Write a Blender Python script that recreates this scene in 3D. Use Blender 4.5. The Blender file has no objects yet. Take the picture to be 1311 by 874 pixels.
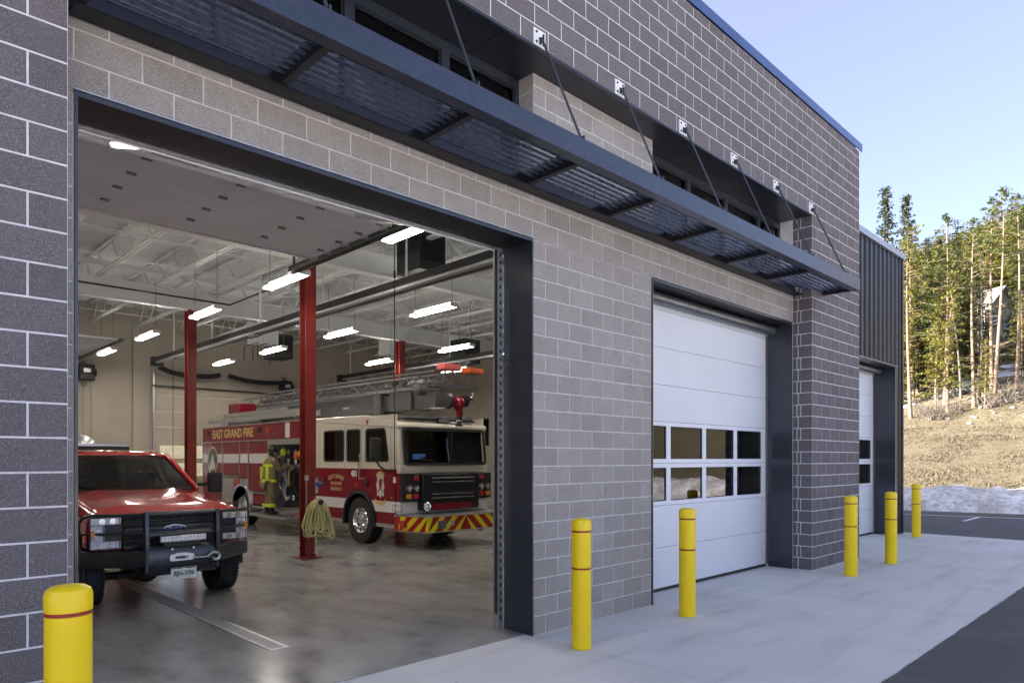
import bpy, bmesh, math, random
from mathutils import Vector, Matrix, noise
random.seed(7)
R = math.radians
scene = bpy.context.scene
C = scene.collection

# ------------------------------------------------------------------ camera, sky, sun, exposure
cam = bpy.data.cameras.new('camera'); cam_o = bpy.data.objects.new('camera', cam); C.objects.link(cam_o)
TH = math.atan2(1552.8 - 655.5, 880.0)
cam_o.location = (-5.352, -5.136, 1.907)
cam_o.rotation_euler = (R(90), 0, TH - R(90))
cam.sensor_width = 36.0; cam.lens = 880.0 / 1311 * 36
cam.shift_y = (587.3 - 437) / 1311
cam.clip_start = 0.05; cam.clip_end = 3000
scene.camera = cam_o

SUN_EL = R(25.0)
SUN_DIR = Vector((-0.76, 0.65, 0)).normalized()      # horizontal direction towards the sun
w = bpy.data.worlds.new('World'); scene.world = w; w.use_nodes = True
nt = w.node_tree; nt.nodes.clear()
sky = nt.nodes.new('ShaderNodeTexSky'); sky.sky_type = 'NISHITA'; sky.sun_disc = False
sky.sun_elevation = SUN_EL; sky.sun_rotation = math.atan2(SUN_DIR.x, SUN_DIR.y)
sky.altitude = 2600; sky.air_density = 0.6; sky.dust_density = 9.0; sky.ozone_density = 1.6
bg = nt.nodes.new('ShaderNodeBackground'); bg.inputs[1].default_value = 0.090
wo = nt.nodes.new('ShaderNodeOutputWorld')
veil = nt.nodes.new('ShaderNodeMix'); veil.data_type = 'RGBA'; veil.blend_type = 'ADD'; veil.inputs[0].default_value = 1.0   # thin even veil added to the sky to whiten and lift its light
veil.inputs[7].default_value = (.56, .55, .54, 1)
nt.links.new(sky.outputs[0], veil.inputs[6]); nt.links.new(veil.outputs[2], bg.inputs[0]); nt.links.new(bg.outputs[0], wo.inputs[0])

sl = bpy.data.lights.new('sun', 'SUN'); sl.energy = 5.0; sl.angle = R(0.53); sl.color = (1.0, 0.96, 0.90)
so = bpy.data.objects.new('sun', sl); C.objects.link(so)
sv = Vector((SUN_DIR.x * math.cos(SUN_EL), SUN_DIR.y * math.cos(SUN_EL), math.sin(SUN_EL)))
so.rotation_euler = sv.to_track_quat('Z', 'Y').to_euler(); so.location = (-20, 10, 30)

scene.view_settings.view_transform = 'Standard'; scene.view_settings.look = 'None'
scene.view_settings.exposure = 2.48; scene.view_settings.gamma = 1.0
scene.view_settings.use_curve_mapping = False
scene.view_settings.use_white_balance = True; scene.view_settings.white_balance_temperature = 6950; scene.view_settings.white_balance_tint = 15

# ------------------------------------------------------------------ helpers
def tag(o, label=None, cat=None, group=None, kind=None):
    if label: o['label'] = label
    if cat: o['category'] = cat
    if group: o['group'] = group
    if kind: o['kind'] = kind
    return o
def thing(name, loc, label=None, cat=None, group=None, kind=None):
    o = bpy.data.objects.new(name, None); C.objects.link(o); o.location = loc
    o.empty_display_size = 0.2
    return tag(o, label, cat, group, kind)
def world_loc(o):
    v = Vector((0, 0, 0))
    while o: v = v + o.location; o = o.parent
    return v
def copy_tree(o, parent=None):
    c = o.copy(); C.objects.link(c); c.parent = parent
    for ch in list(o.children): copy_tree(ch, c)
    return c

class MB:
    def __init__(s): s.v = []; s.f = []
    def quad(s, a, b, c, d):
        n = len(s.v); s.v += [a, b, c, d]; s.f.append((n, n+1, n+2, n+3)); return s
    def face(s, pts):
        n = len(s.v); s.v += list(pts); s.f.append(tuple(range(n, n+len(pts)))); return s
    def hexa(s, p):
        n = len(s.v); s.v += list(p)
        for q in ((0,3,2,1),(4,5,6,7),(0,1,5,4),(1,2,6,5),(2,3,7,6),(3,0,4,7)): s.f.append(tuple(n+i for i in q))
        return s
    def box(s, x0, x1, y0, y1, z0, z1):
        if x0 > x1: x0, x1 = x1, x0
        if y0 > y1: y0, y1 = y1, y0
        if z0 > z1: z0, z1 = z1, z0
        return s.hexa([(x0,y0,z0),(x1,y0,z0),(x1,y1,z0),(x0,y1,z0),(x0,y0,z1),(x1,y0,z1),(x1,y1,z1),(x0,y1,z1)])
    def bar(s, p0, p1, w, h=None, up=(0,0,1)):
        p0 = Vector(p0); p1 = Vector(p1); h = h or w
        d = (p1-p0).normalized(); u = Vector(up)
        if abs(d.dot(u)) > .98: u = Vector((1,0,0))
        r = d.cross(u).normalized(); u = r.cross(d).normalized()
        r *= w/2; u *= h/2
        return s.hexa([p0-r-u, p0+r-u, p0+r+u, p0-r+u, p1-r-u, p1+r-u, p1+r+u, p1-r+u])
    def loft(s, rings, cap=True, closed=True):
        n = len(s.v); m = len(rings[0])
        for r in rings: s.v += [tuple(p) for p in r]
        for i in range(len(rings)-1):
            for j in range(m if closed else m-1):
                k = (j+1) % m
                s.f.append((n+i*m+j, n+i*m+k, n+(i+1)*m+k, n+(i+1)*m+j))
        if cap:
            s.f.append(tuple(n+j for j in reversed(range(m))))
            s.f.append(tuple(n+(len(rings)-1)*m+j for j in range(m)))
        return s
    def prism(s, pts, axis, a0, a1):
        g = {'x': lambda p, a: (a, p[0], p[1]), 'y': lambda p, a: (p[0], a, p[1]), 'z': lambda p, a: (p[0], p[1], a)}[axis]
        return s.loft([[g(p, a0) for p in pts], [g(p, a1) for p in pts]])
    def plate(s, pts, o, r, u, t, inner=None):
        o = Vector(o); r = Vector(r).normalized(); u = Vector(u).normalized(); nn = r.cross(u).normalized()
        P = lambda p, d: o + r*p[0] + u*p[1] + nn*d
        if inner is None: return s.loft([[P(p, 0) for p in pts], [P(p, t) for p in pts]])
        n = len(s.v); m = len(pts)
        for ring, d in ((pts, 0), (pts, t), (inner, t), (inner, 0)): s.v += [P(p, d) for p in ring]
        for i in range(4):
            a, b = i*m, ((i+1) % 4)*m
            for j in range(m):
                k = (j+1) % m; s.f.append((n+a+j, n+a+k, n+b+k, n+b+j))
        return s
    def tube(s, pts, r, n=8, cap=True, closed=False):
        pts = [Vector(p) for p in pts]; m = len(pts); rings = []
        rr = r if isinstance(r, (list, tuple)) else [r]*m
        t0 = (pts[1]-pts[0]).normalized()
        u = Vector((0,0,1)) if abs(t0.z) < .9 else Vector((1,0,0))
        for i, p in enumerate(pts):
            if closed: t = pts[(i+1) % m]-pts[i-1]
            else: t = pts[min(i+1, m-1)]-pts[max(i-1, 0)]
            t = t.normalized(); u = (u - t*u.dot(t))
            if u.length < 1e-4: u = t.orthogonal()
            u.normalize(); b = t.cross(u)
            rings.append([p+(u*math.cos(a)+b*math.sin(a))*rr[i] for a in [2*math.pi*k/n for k in range(n)]])
        if closed: rings.append(rings[0]); cap = False
        return s.loft(rings, cap)
    def cyl(s, p0, p1, r0, r1=None, n=12): return s.tube([p0, p1], [r0, r0 if r1 is None else r1], n)
    def lathe(s, prof, o, ax, n=24, cap=True):
        o = Vector(o); ax = Vector(ax).normalized(); u = ax.orthogonal().normalized()
        if abs(ax.x) > .9: u = Vector((0,0,1))
        b = ax.cross(u); rings = []
        for r_, h in prof: rings.append([o+ax*h+(u*math.cos(a)+b*math.sin(a))*r_ for a in [2*math.pi*k/n for k in range(n)]])
        return s.loft(rings, cap)
    def ell(s, c, rx, ry, rz, n=12, m=7):
        rings = []
        for i in range(m+1):
            a = math.pi*(i/m-.5); q = max(math.cos(a), .02)
            rings.append([(c[0]+rx*q*math.cos(t), c[1]+ry*q*math.sin(t), c[2]+rz*math.sin(a)) for t in [2*math.pi*k/n for k in range(n)]])
        return s.loft(rings)
    def mesh(s, name, off=(0,0,0), sharp=35):
        me = bpy.data.meshes.new(name)
        me.from_pydata([(p[0]-off[0], p[1]-off[1], p[2]-off[2]) for p in s.v], [], s.f)
        me.validate(); bm = bmesh.new(); bm.from_mesh(me); bmesh.ops.recalc_face_normals(bm, faces=bm.faces); bm.to_mesh(me); bm.free()
        if sharp:
            me.polygons.foreach_set('use_smooth', [True]*len(me.polygons)); me.set_sharp_from_angle(angle=R(sharp))
        return me
    def build(s, name, mat, parent=None, bevel=0, seg=2, sharp=35, kind=None):
        off = world_loc(parent) if parent else Vector((0,0,0))
        o = bpy.data.objects.new(name, s.mesh(name, off, sharp)); C.objects.link(o)
        if parent: o.parent = parent
        o.data.materials.append(M[mat])
        if bevel:
            b = o.modifiers.new('bevel', 'BEVEL'); b.width = bevel; b.segments = seg; b.limit_method = 'ANGLE'; b.angle_limit = R(40)
        if kind: o['kind'] = kind
        return o
def B(name, mat, parent, x0, x1, y0, y1, z0, z1, bevel=0): return MB().box(x0,x1,y0,y1,z0,z1).build(name, mat, parent, bevel)
def rrect(cx, cy, w_, h_, r, n=4):
    out = []
    for (sx, sy, a0) in ((1,1,0),(-1,1,90),(-1,-1,180),(1,-1,270)):
        for k in range(n+1):
            a = R(a0+90*k/n); out.append((cx+sx*(w_/2-r)+r*math.cos(a), cy+sy*(h_/2-r)+r*math.sin(a)))
    return out
def ellipse(cx, cy, a, b, n=24): return [(cx+a*math.cos(2*math.pi*k/n), cy+b*math.sin(2*math.pi*k/n)) for k in range(n)]
def smooth_path(pts, n=6):
    pts = [Vector(p) for p in pts]; out = []
    for i in range(len(pts)-1):
        p0 = pts[max(i-1,0)]; p1 = pts[i]; p2 = pts[i+1]; p3 = pts[min(i+2, len(pts)-1)]
        for k in range(n):
            t = k/n
            out.append(.5*((2*p1)+(p2-p0)*t+(2*p0-5*p1+4*p2-p3)*t*t+(3*p1-p0-3*p2+p3)*t**3))
    out.append(pts[-1]); return out
def text(name, body, size, o, r, u, mat, parent, depth=.004, xs=1.0, bold=0.0, arc=None, spacing=1.0):
    cu = bpy.data.curves.new(name, 'FONT'); cu.body = body; cu.size = size; cu.align_x = 'CENTER'; cu.align_y = 'CENTER'
    cu.extrude = depth/2; cu.offset = bold; cu.resolution_u = 3; cu.space_character = spacing
    t = bpy.data.objects.new(name, cu); C.objects.link(t)
    me = bpy.data.meshes.new_from_object(t.evaluated_get(bpy.context.evaluated_depsgraph_get()))
    bpy.data.objects.remove(t); bpy.data.curves.remove(cu)
    o = Vector(o); r = Vector(r).normalized(); u = Vector(u).normalized(); nn = r.cross(u)
    off = world_loc(parent)
    for v in me.vertices:
        x, y = v.co.x*xs, v.co.y
        if arc:
            a = x/arc; x, y = (arc+y)*math.sin(a), (arc+y)*math.cos(a)-arc
        v.co = o + r*x + u*y + nn*(v.co.z+depth/2) - off
    me.materials.clear(); me.materials.append(M[mat]); me.name = name
    ob = bpy.data.objects.new(name, me); C.objects.link(ob); ob.parent = parent
    return ob
def skin(name, verts, edges, radii, mat, parent, sub=2):
    off = world_loc(parent)
    me = bpy.data.meshes.new(name); me.from_pydata([tuple(Vector(v)-off) for v in verts], edges, []); 
    o = bpy.data.objects.new('tmp', me); C.objects.link(o)
    bpy.context.view_layer.objects.active = o
    sm = o.modifiers.new('s', 'SKIN'); sm.use_smooth_shade = True
    if not me.skin_vertices:
        bm = bmesh.new(); bm.from_mesh(me); bm.verts.layers.skin.verify(); bm.to_mesh(me); bm.free()
    for i, sk in enumerate(me.skin_vertices[0].data):
        rr = radii[i]; sk.radius = rr if isinstance(rr, tuple) else (rr, rr); sk.use_root = (i == 0)
    ss = o.modifiers.new('u', 'SUBSURF'); ss.levels = sub; ss.render_levels = sub
    bpy.context.view_layer.update()
    m2 = bpy.data.meshes.new_from_object(o.evaluated_get(bpy.context.evaluated_depsgraph_get())); m2.name = name
    bpy.data.objects.remove(o)
    m2.polygons.foreach_set('use_smooth', [True]*len(m2.polygons))
    m2.materials.clear(); m2.materials.append(M[mat])
    ob = bpy.data.objects.new(name, m2); C.objects.link(ob); ob.parent = parent
    return ob

# ------------------------------------------------------------------ materials
M = {}
def nodes(name):
    m = bpy.data.materials.new(name); m.use_nodes = True; t = m.node_tree
    M[name] = m
    return t, t.nodes['Principled BSDF']
def N(t, typ, **kw):
    n = t.nodes.new(typ)
    for k, v in kw.items():
        if k.startswith('_'): n.inputs[int(k[1:])].default_value = v
        else: setattr(n, k, v)
    return n
def mixc(t, fac, a, b, mode='MIX'):
    n = t.nodes.new('ShaderNodeMix'); n.data_type = 'RGBA'; n.blend_type = mode
    for i, x in ((0, fac), (6, a), (7, b)):
        if hasattr(x, 'links'): t.links.new(x, n.inputs[i])
        else: n.inputs[i].default_value = x if i == 0 else (tuple(x)+(1,))[:4]
    return n.outputs[2]
def ramp(t, src, stops):
    n = t.nodes.new('ShaderNodeValToRGB'); t.links.new(src, n.inputs[0]); e = n.color_ramp.elements
    while len(e) < len(stops): e.new(.5)
    for el, (p, c) in zip(e, stops):
        el.position = p; el.color = ((c, c, c, 1) if not isinstance(c, tuple) else (tuple(c)+(1,))[:4])
    return n.outputs[0]
def pos(t, world=True):
    return t.nodes.new('ShaderNodeNewGeometry').outputs['Position'] if world else t.nodes.new('ShaderNodeTexCoord').outputs['Object']
def noise_(t, vec, scale, detail=4, rough=.55, out='Fac'):
    n = t.nodes.new('ShaderNodeTexNoise'); n.inputs['Scale'].default_value = scale; n.inputs['Detail'].default_value = detail; n.inputs['Roughness'].default_value = rough
    t.links.new(vec, n.inputs['Vector']); return n.outputs[out]
def vmul(t, vec, s):
    n = t.nodes.new('ShaderNodeVectorMath'); n.operation = 'MULTIPLY'; t.links.new(vec, n.inputs[0]); n.inputs[1].default_value = s; return n.outputs[0]
def math_(t, op, a, b=0.0):
    n = t.nodes.new('ShaderNodeMath'); n.operation = op
    for i, x in ((0, a), (1, b)):
        if hasattr(x, 'links'): t.links.new(x, n.inputs[i])
        else: n.inputs[i].default_value = x
    return n.outputs[0]
def bump(t, b, h, strength=.3, dist=.01):
    n = t.nodes.new('ShaderNodeBump'); n.inputs['Strength'].default_value = strength; n.inputs['Distance'].default_value = dist
    t.links.new(h, n.inputs['Height']); t.links.new(n.outputs[0], b.inputs['Normal'])
def simple(name, col, rough=.5, metal=0.0, var=.12, vscale=3.0, bmp=0, bscale=60, spec=None, coat=0, dirt=None):
    t, b = nodes(name); p = pos(t)
    n1 = noise_(t, p, vscale, 5)
    lo = tuple(c*(1-var) for c in col); hi = tuple(min(1, c*(1+var)) for c in col)
    c = mixc(t, ramp(t, n1, [(.3, 0.), (.7, 1.)]), lo, hi)
    if dirt: c = mixc(t, ramp(t, noise_(t, p, dirt[1], 7, .65), [(.5, 0.), (.75, dirt[2])]), c, dirt[0])
    t.links.new(c, b.inputs['Base Color']); b.inputs['Metallic'].default_value = metal
    rn = noise_(t, p, vscale*4, 4); mr = t.nodes.new('ShaderNodeMapRange'); t.links.new(rn, mr.inputs[0])
    mr.inputs[3].default_value = max(.02, rough*.8); mr.inputs[4].default_value = min(1, rough*1.2); t.links.new(mr.outputs[0], b.inputs['Roughness'])
    if spec is not None: b.inputs['Specular IOR Level'].default_value = spec
    if coat: b.inputs['Coat Weight'].default_value = coat; b.inputs['Coat Roughness'].default_value = .04
    if bmp: bump(t, b, noise_(t, p, bscale, 4), bmp, .004)
    return b

def block_mat(name, dark, mid, light, agg, agg_amt):
    t, b = nodes(name); p = pos(t)
    oi = t.nodes.new('ShaderNodeObjectInfo'); ge = t.nodes.new('ShaderNodeNewGeometry')
    rnd = math_(t, 'FRACT', math_(t, 'ADD', oi.outputs['Random'], ge.outputs['Random Per Island']))
    grain = noise_(t, p, 190, 3, .7)
    c = mixc(t, ramp(t, grain, [(.36, 0.), (.62, 1.)]), dark, mid)
    vo = N(t, 'ShaderNodeTexVoronoi'); vo.inputs['Scale'].default_value = 140; t.links.new(p, vo.inputs['Vector'])
    sep = t.nodes.new('ShaderNodeSeparateColor'); t.links.new(vo.outputs['Color'], sep.inputs[0])
    sp = math_(t, 'MULTIPLY', ramp(t, sep.outputs[0], [(1-agg_amt-.02, 0.), (1-agg_amt, 1.)]), ramp(t, vo.outputs['Distance'], [(.30, 1.), (.50, 0.)]))
    c = mixc(t, sp, c, agg)
    pit = math_(t, 'MULTIPLY', ramp(t, sep.outputs[1], [(.80, 0.), (.84, 1.)]), ramp(t, vo.outputs['Distance'], [(.25, .85), (.45, 0.)]))
    c = mixc(t, pit, c, tuple(x*.35 for x in dark))
    cl = noise_(t, p, 5, 4)
    c = mixc(t, ramp(t, cl, [(.35, 0.), (.75, .55)]), c, light)
    k = ramp(t, rnd, [(0., .91), (.5, 1.0), (1., 1.08)])
    c = mixc(t, 1.0, c, k, 'MULTIPLY')
    t.links.new(c, b.inputs['Base Color']); b.inputs['Roughness'].default_value = .92; b.inputs['Specular IOR Level'].default_value = .25
    bump(t, b, math_(t, 'SUBTRACT', grain, pit), .55, .004)
block_mat('block_dark', (.085,.074,.078), (.175,.157,.162), (.155,.142,.147), (.27,.255,.255), .30)
block_mat('block_tan', (.155,.140,.128), (.455,.425,.395), (.39,.362,.338), (.56,.54,.52), .30)
simple('mortar', (.66,.65,.66), .95, var=.15, vscale=9, bmp=.4, bscale=150)
simple('mortar_tan', (.58,.56,.54), .95, var=.15, vscale=9, bmp=.4, bscale=150)
simple('navy_steel', (.021,.026,.038), .30, .0, var=.2, vscale=2.5, spec=.6, coat=.25, dirt=((.06,.065,.075), 7, .18))
simple('head_steel', (.014,.014,.018), .42, var=.2, spec=.3)
simple('dark_soffit', (.022,.024,.032), .34, .0, var=.2, vscale=2, spec=.5)
simple('coping', (.030,.070,.200), .30, .1, var=.12, spec=.6)
simple('fascia_paint', (.024,.032,.056), .30, .2, var=.1, vscale=1.2, spec=.6, dirt=((.10,.11,.13), 14, .25))
simple('blade_paint', (.075,.092,.14), .28, .25, var=.15, spec=.6)
simple('gray_flashing', (.30,.33,.36), .35, .5, var=.08)
simple('siding', (.040,.044,.052), .34, .5, var=.12, spec=.5)
simple('door_white', (.70,.73,.76), .42, var=.04, vscale=1.5, bmp=.12, bscale=260, dirt=((.5,.5,.48), 3, .12))
simple('door_frame_white', (.74,.77,.82), .35, var=.03)
simple('door_inner', (.62,.66,.71), .55, var=.06, vscale=2)
simple('door_beige', (.50,.45,.36), .55, var=.05, vscale=2)
simple('rubber', (.02,.02,.022), .6)
simple('galv', (.52,.55,.58), .38, .85, var=.2, vscale=18)
simple('galv_dark', (.20,.21,.22), .4, .8, var=.25, vscale=14)
simple('wall_beige', (.47,.43,.36), .8, var=.07, vscale=1.2, bmp=.15, bscale=30)
simple('ceiling_white', (.70,.735,.75), .6, var=.06, vscale=2)
simple('deck_white', (.62,.655,.67), .65, var=.08, vscale=2)
simple('column_red', (.19,.018,.014), .38, var=.18, vscale=4, spec=.5, dirt=((.12,.02,.015), 9, .4))
simple('black_metal', (.016,.017,.020), .38, .2, var=.2)
simple('black_matte', (.018,.018,.019), .75, var=.25, vscale=12)
simple('bar_black', (.014,.016,.021), .32, .0, var=.2, spec=.6, coat=.2, bmp=.06, bscale=300)
simple('heater_gray', (.045,.05,.055), .45, .3)
simple('engine_red', (.215,.005,.018), .25, var=.06, spec=.4, coat=.15)
simple('engine_cream', (.70,.66,.55), .20, var=.03, coat=.7)
simple('engine_white', (.74,.74,.74), .22, var=.03, coat=.5)
simple('alum', (.58,.59,.60), .32, .9, var=.15, vscale=10, bmp=.1, bscale=120)
simple('diamond', (.55,.56,.57), .36, .9, var=.3, vscale=35, bmp=.6, bscale=70)
simple('chrome', (.80,.80,.80), .10, 1.0, var=.05)
simple('boom_gray', (.105,.108,.112), .42, .4, var=.15, vscale=3)
simple('pickup_red', (.54,.016,.012), .14, var=.06, spec=.6, coat=.9)
simple('tyre', (.022,.022,.023), .78, var=.3, vscale=9, bmp=.4, bscale=90)
simple('hub_steel', (.45,.44,.42), .3, .9, var=.3, vscale=14)
simple('lamp_red', (.42,.01,.015), .12, coat=.8)
simple('lamp_amber', (.60,.22,.03), .12, coat=.8)
simple('gold', (.72,.55,.22), .32, .35)
simple('white_paint', (.75,.75,.74), .5, var=.04)
simple('hivis', (.62,.78,.05), .45, var=.05)
simple('refl_silver', (.62,.62,.55), .4)
simple('safety_yellow', (.78,.70,.02), .35, var=.03)
simple('chevron_red', (.38,.012,.02), .35)
simple('turnout', (.20,.165,.085), .85, var=.2, vscale=14, bmp=.4, bscale=40)
simple('skin', (.50,.31,.22), .55)
simple('hair', (.02,.014,.010), .6)
simple('boot', (.016,.015,.014), .5)
simple('hose_tan', (.47,.44,.20), .8, var=.2, vscale=30, bmp=.4, bscale=220)
simple('bollard_yellow', (.95,.66,.004), .34, var=.05, vscale=5, spec=.5, bmp=.05, bscale=30, dirt=((.70,.50,.03), 5, .2))
simple('bollard_red', (.34,.018,.008), .4)
simple('plate_white', (.70,.72,.72), .4)
simple('plate_green', (.02,.10,.05), .4)
simple('badge_blue', (.02,.05,.20), .2, coat=.5)
simple('line_white', (.66,.66,.66), .8, var=.15, vscale=12)
simple('seat_gray', (.035,.036,.04), .8)
simple('dash', (.02,.02,.022), .6)
simple('decal_blue', (.05,.18,.50), .4)
simple('orange', (.75,.12,.02), .4)
simple('pink_red', (.55,.10,.09), .45)
simple('bark_pine', (.24,.175,.12), .9, var=.35, vscale=7, bmp=.6, bscale=25)
simple('bark_gray', (.16,.135,.11), .9, var=.35, vscale=7, bmp=.6, bscale=25)
simple('twig', (.15,.125,.10), .9, var=.3, vscale=3)
simple('cabin_wall', (.36,.33,.29), .85, var=.2)
simple('cabin_roof', (.27,.25,.235), .85, var=.2, vscale=6)
simple('rock', (.20,.185,.165), .9, var=.3, vscale=4, bmp=.5, bscale=14)
simple('drain', (.36,.38,.38), .42, .6, var=.2, vscale=30)

def needles(name, a, b_, cc):
    t, b = nodes(name); oi = t.nodes.new('ShaderNodeObjectInfo'); ge = t.nodes.new('ShaderNodeNewGeometry')
    c = mixc(t, ge.outputs['Random Per Island'], a, b_)
    c = mixc(t, ramp(t, oi.outputs['Random'], [(.2, 0.), (1., .6)]), c, cc)
    c = mixc(t, ramp(t, noise_(t, pos(t), .8, 3), [(.35, 0.), (.7, .6)]), c, cc)
    t.links.new(c, b.inputs['Base Color']); b.inputs['Roughness'].default_value = .75; b.inputs['Specular IOR Level'].default_value = .2
    tr = t.nodes.new('ShaderNodeBsdfTranslucent'); t.links.new(c, tr.inputs[0])
    mx = t.nodes.new('ShaderNodeMixShader'); mx.inputs[0].default_value = .35
    t.links.new(b.outputs[0], mx.inputs[1]); t.links.new(tr.outputs[0], mx.inputs[2]); t.links.new(mx.outputs[0], t.nodes['Material Output'].inputs[0])
needles('needle_yellow', (.105,.115,.022), (.20,.19,.035), (.15,.135,.03))
needles('needle_green', (.040,.062,.020), (.085,.105,.030), (.10,.105,.028))
needles('needle_dark', (.022,.040,.018), (.045,.066,.026), (.05,.06,.022))
needles('dry_grass', (.13,.112,.072), (.27,.235,.165), (.19,.16,.108))
needles('dead_needle', (.20,.17,.13), (.30,.26,.20), (.24,.19,.13))

def glass(name, tint, refl_boost=1.0, rough=.0):
    t = bpy.data.materials.new(name); t.use_nodes = True; M[name] = t; t = t.node_tree; t.nodes.clear()
    out = t.nodes.new('ShaderNodeOutputMaterial'); tr = t.nodes.new('ShaderNodeBsdfTransparent'); tr.inputs[0].default_value = tint+(1,)
    gl = t.nodes.new('ShaderNodeBsdfGlossy'); gl.inputs['Roughness'].default_value = rough; gl.inputs[0].default_value = (.95,.97,1,1)
    fr = t.nodes.new('ShaderNodeFresnel'); fr.inputs[0].default_value = 1.5
    mx = t.nodes.new('ShaderNodeMixShader')
    t.links.new(math_(t, 'MULTIPLY', fr.outputs[0], refl_boost), mx.inputs[0])
    t.links.new(tr.outputs[0], mx.inputs[1]); t.links.new(gl.outputs[0], mx.inputs[2]); t.links.new(mx.outputs[0], out.inputs[0])
glass('glass_clear', (.80,.84,.82)); glass('glass_tint', (.42,.42,.38)); glass('glass_dark', (.20,.23,.23)); glass('glass_black', (.05,.055,.06)); glass('glass_lens', (.95,.96,.97), 1.0)
def emit(name, col, st):
    t, b = nodes(name); b.inputs['Base Color'].default_value = (.8,.8,.75,1)
    b.inputs['Emission Color'].default_value = col+(1,); b.inputs['Emission Strength'].default_value = st
emit('lamp_glow', (1.0,.97,.90), 9.5)
simple('lamp_white', (.80,.82,.84), .22, .0, var=.25, vscale=45, coat=.6)

# concrete, asphalt, ground
def ground_mats():
    t, b = nodes('floor_polished'); p = pos(t)
    n1 = noise_(t, p, .55, 7, .62); n2 = noise_(t, vmul(t, p, (1.6,.7,1)), 1.7, 8, .66); n3 = noise_(t, p, 40, 3)
    c = mixc(t, ramp(t, n1, [(.33, 0.), (.66, 1.)]), (.185,.187,.185), (.315,.315,.305))
    c = mixc(t, ramp(t, n2, [(.40, 0.), (.80, .55)]), c, (.39,.39,.38))
    c = mixc(t, ramp(t, n2, [(.20, .55), (.46, 0.)]), c, (.085,.083,.08))
    c = mixc(t, ramp(t, n3, [(.62, 0.), (.72, .25)]), c, (.4,.39,.37))
    t.links.new(c, b.inputs['Base Color'])
    t.links.new(ramp(t, n2, [(.3, .12), (.7, .27)]), b.inputs['Roughness']); b.inputs['Specular IOR Level'].default_value = .55
    bump(t, b, n2, .06, .01)
    t, b = nodes('concrete'); p = pos(t)
    n1 = noise_(t, p, .7, 6, .6); n2 = noise_(t, vmul(t, p, (.35,2.6,1)), 1.2, 6, .6); n3 = noise_(t, p, 55, 3, .7); n4 = noise_(t, p, 2.6, 6, .7)
    c = mixc(t, ramp(t, n1, [(.3, 0.), (.7, 1.)]), (.58,.57,.56), (.68,.67,.66))
    c = mixc(t, ramp(t, n2, [(.52, 0.), (.72, .42)]), c, (.31,.305,.30))
    c = mixc(t, ramp(t, n4, [(.60, 0.), (.78, .40)]), c, (.27,.265,.265))
    c = mixc(t, ramp(t, n3, [(.3, .22), (.5, 0.)]), c, (.30,.30,.30))
    sp = noise_(t, p, 9, 2, .5); c = mixc(t, ramp(t, sp, [(.735, 0.), (.76, .6)]), c, (.17,.165,.16))
    t.links.new(c, b.inputs['Base Color']); b.inputs['Roughness'].default_value = .78; b.inputs['Specular IOR Level'].default_value = .35
    bump(t, b, n3, .18, .004)
    t, b = nodes('asphalt'); p = pos(t)
    n1 = noise_(t, p, .9, 7, .65); n2 = noise_(t, p, 120, 3, .7); n4 = noise_(t, p, 3.2, 7, .7)
    c = mixc(t, ramp(t, n2, [(.35, 0.), (.68, 1.)]), (.045,.045,.048), (.115,.115,.120))
    c = mixc(t, ramp(t, n1, [(.45, 0.), (.75, .5)]), c, (.15,.147,.145))
    c = mixc(t, ramp(t, n4, [(.58, 0.), (.75, .35)]), c, (.20,.195,.19))
    t.links.new(c, b.inputs['Base Color']); b.inputs['Roughness'].default_value = .85
    bump(t, b, n2, .5, .006)
    t, b = nodes('hill_grass'); p = pos(t)
    n1 = noise_(t, p, .22, 6, .6); n2 = noise_(t, p, 2.2, 6, .7); n3 = noise_(t, p, 11, 4, .7)
    c = mixc(t, ramp(t, n1, [(.35, 0.), (.68, 1.)]), (.150,.127,.082), (.225,.192,.128))
    c = mixc(t, ramp(t, n2, [(.42, .7), (.58, 0.)]), c, (.105,.092,.058))
    c = mixc(t, ramp(t, n3, [(.55, 0.), (.72, .6)]), c, (.29,.255,.18))
    c = mixc(t, ramp(t, n3, [(.28, .65), (.42, 0.)]), c, (.07,.065,.04))
    t.links.new(c, b.inputs['Base Color']); b.inputs['Roughness'].default_value = .95; b.inputs['Specular IOR Level'].default_value = .1
    bump(t, b, n3, .8, .12)
    t, b = nodes('snow'); p = pos(t)
    n1 = noise_(t, p, 1.6, 7, .68); n2 = noise_(t, p, 6, 5, .7)
    c = mixc(t, ramp(t, n1, [(.40, 0.), (.60, .75)]), (.74,.75,.78), (.36,.33,.29))
    c = mixc(t, ramp(t, n2, [(.50, 0.), (.68, .8)]), c, (.22,.19,.16))
    t.links.new(c, b.inputs['Base Color']); b.inputs['Roughness'].default_value = .8
    bump(t, b, n2, .7, .08)
    t, b = nodes('clean_snow'); p = pos(t)
    c = mixc(t, ramp(t, noise_(t, p, 1.1, 6), [(.45, 0.), (.75, 1.)]), (.78,.79,.82), (.6,.6,.62))
    t.links.new(c, b.inputs['Base Color']); b.inputs['Roughness'].default_value = .8
    t, b = nodes('gravel'); p = pos(t)
    c = mixc(t, ramp(t, noise_(t, p, 18, 4, .7), [(.35, 0.), (.65, 1.)]), (.05,.045,.04), (.16,.145,.12))
    t.links.new(c, b.inputs['Base Color']); b.inputs['Roughness'].default_value = .95
ground_mats()

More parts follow.
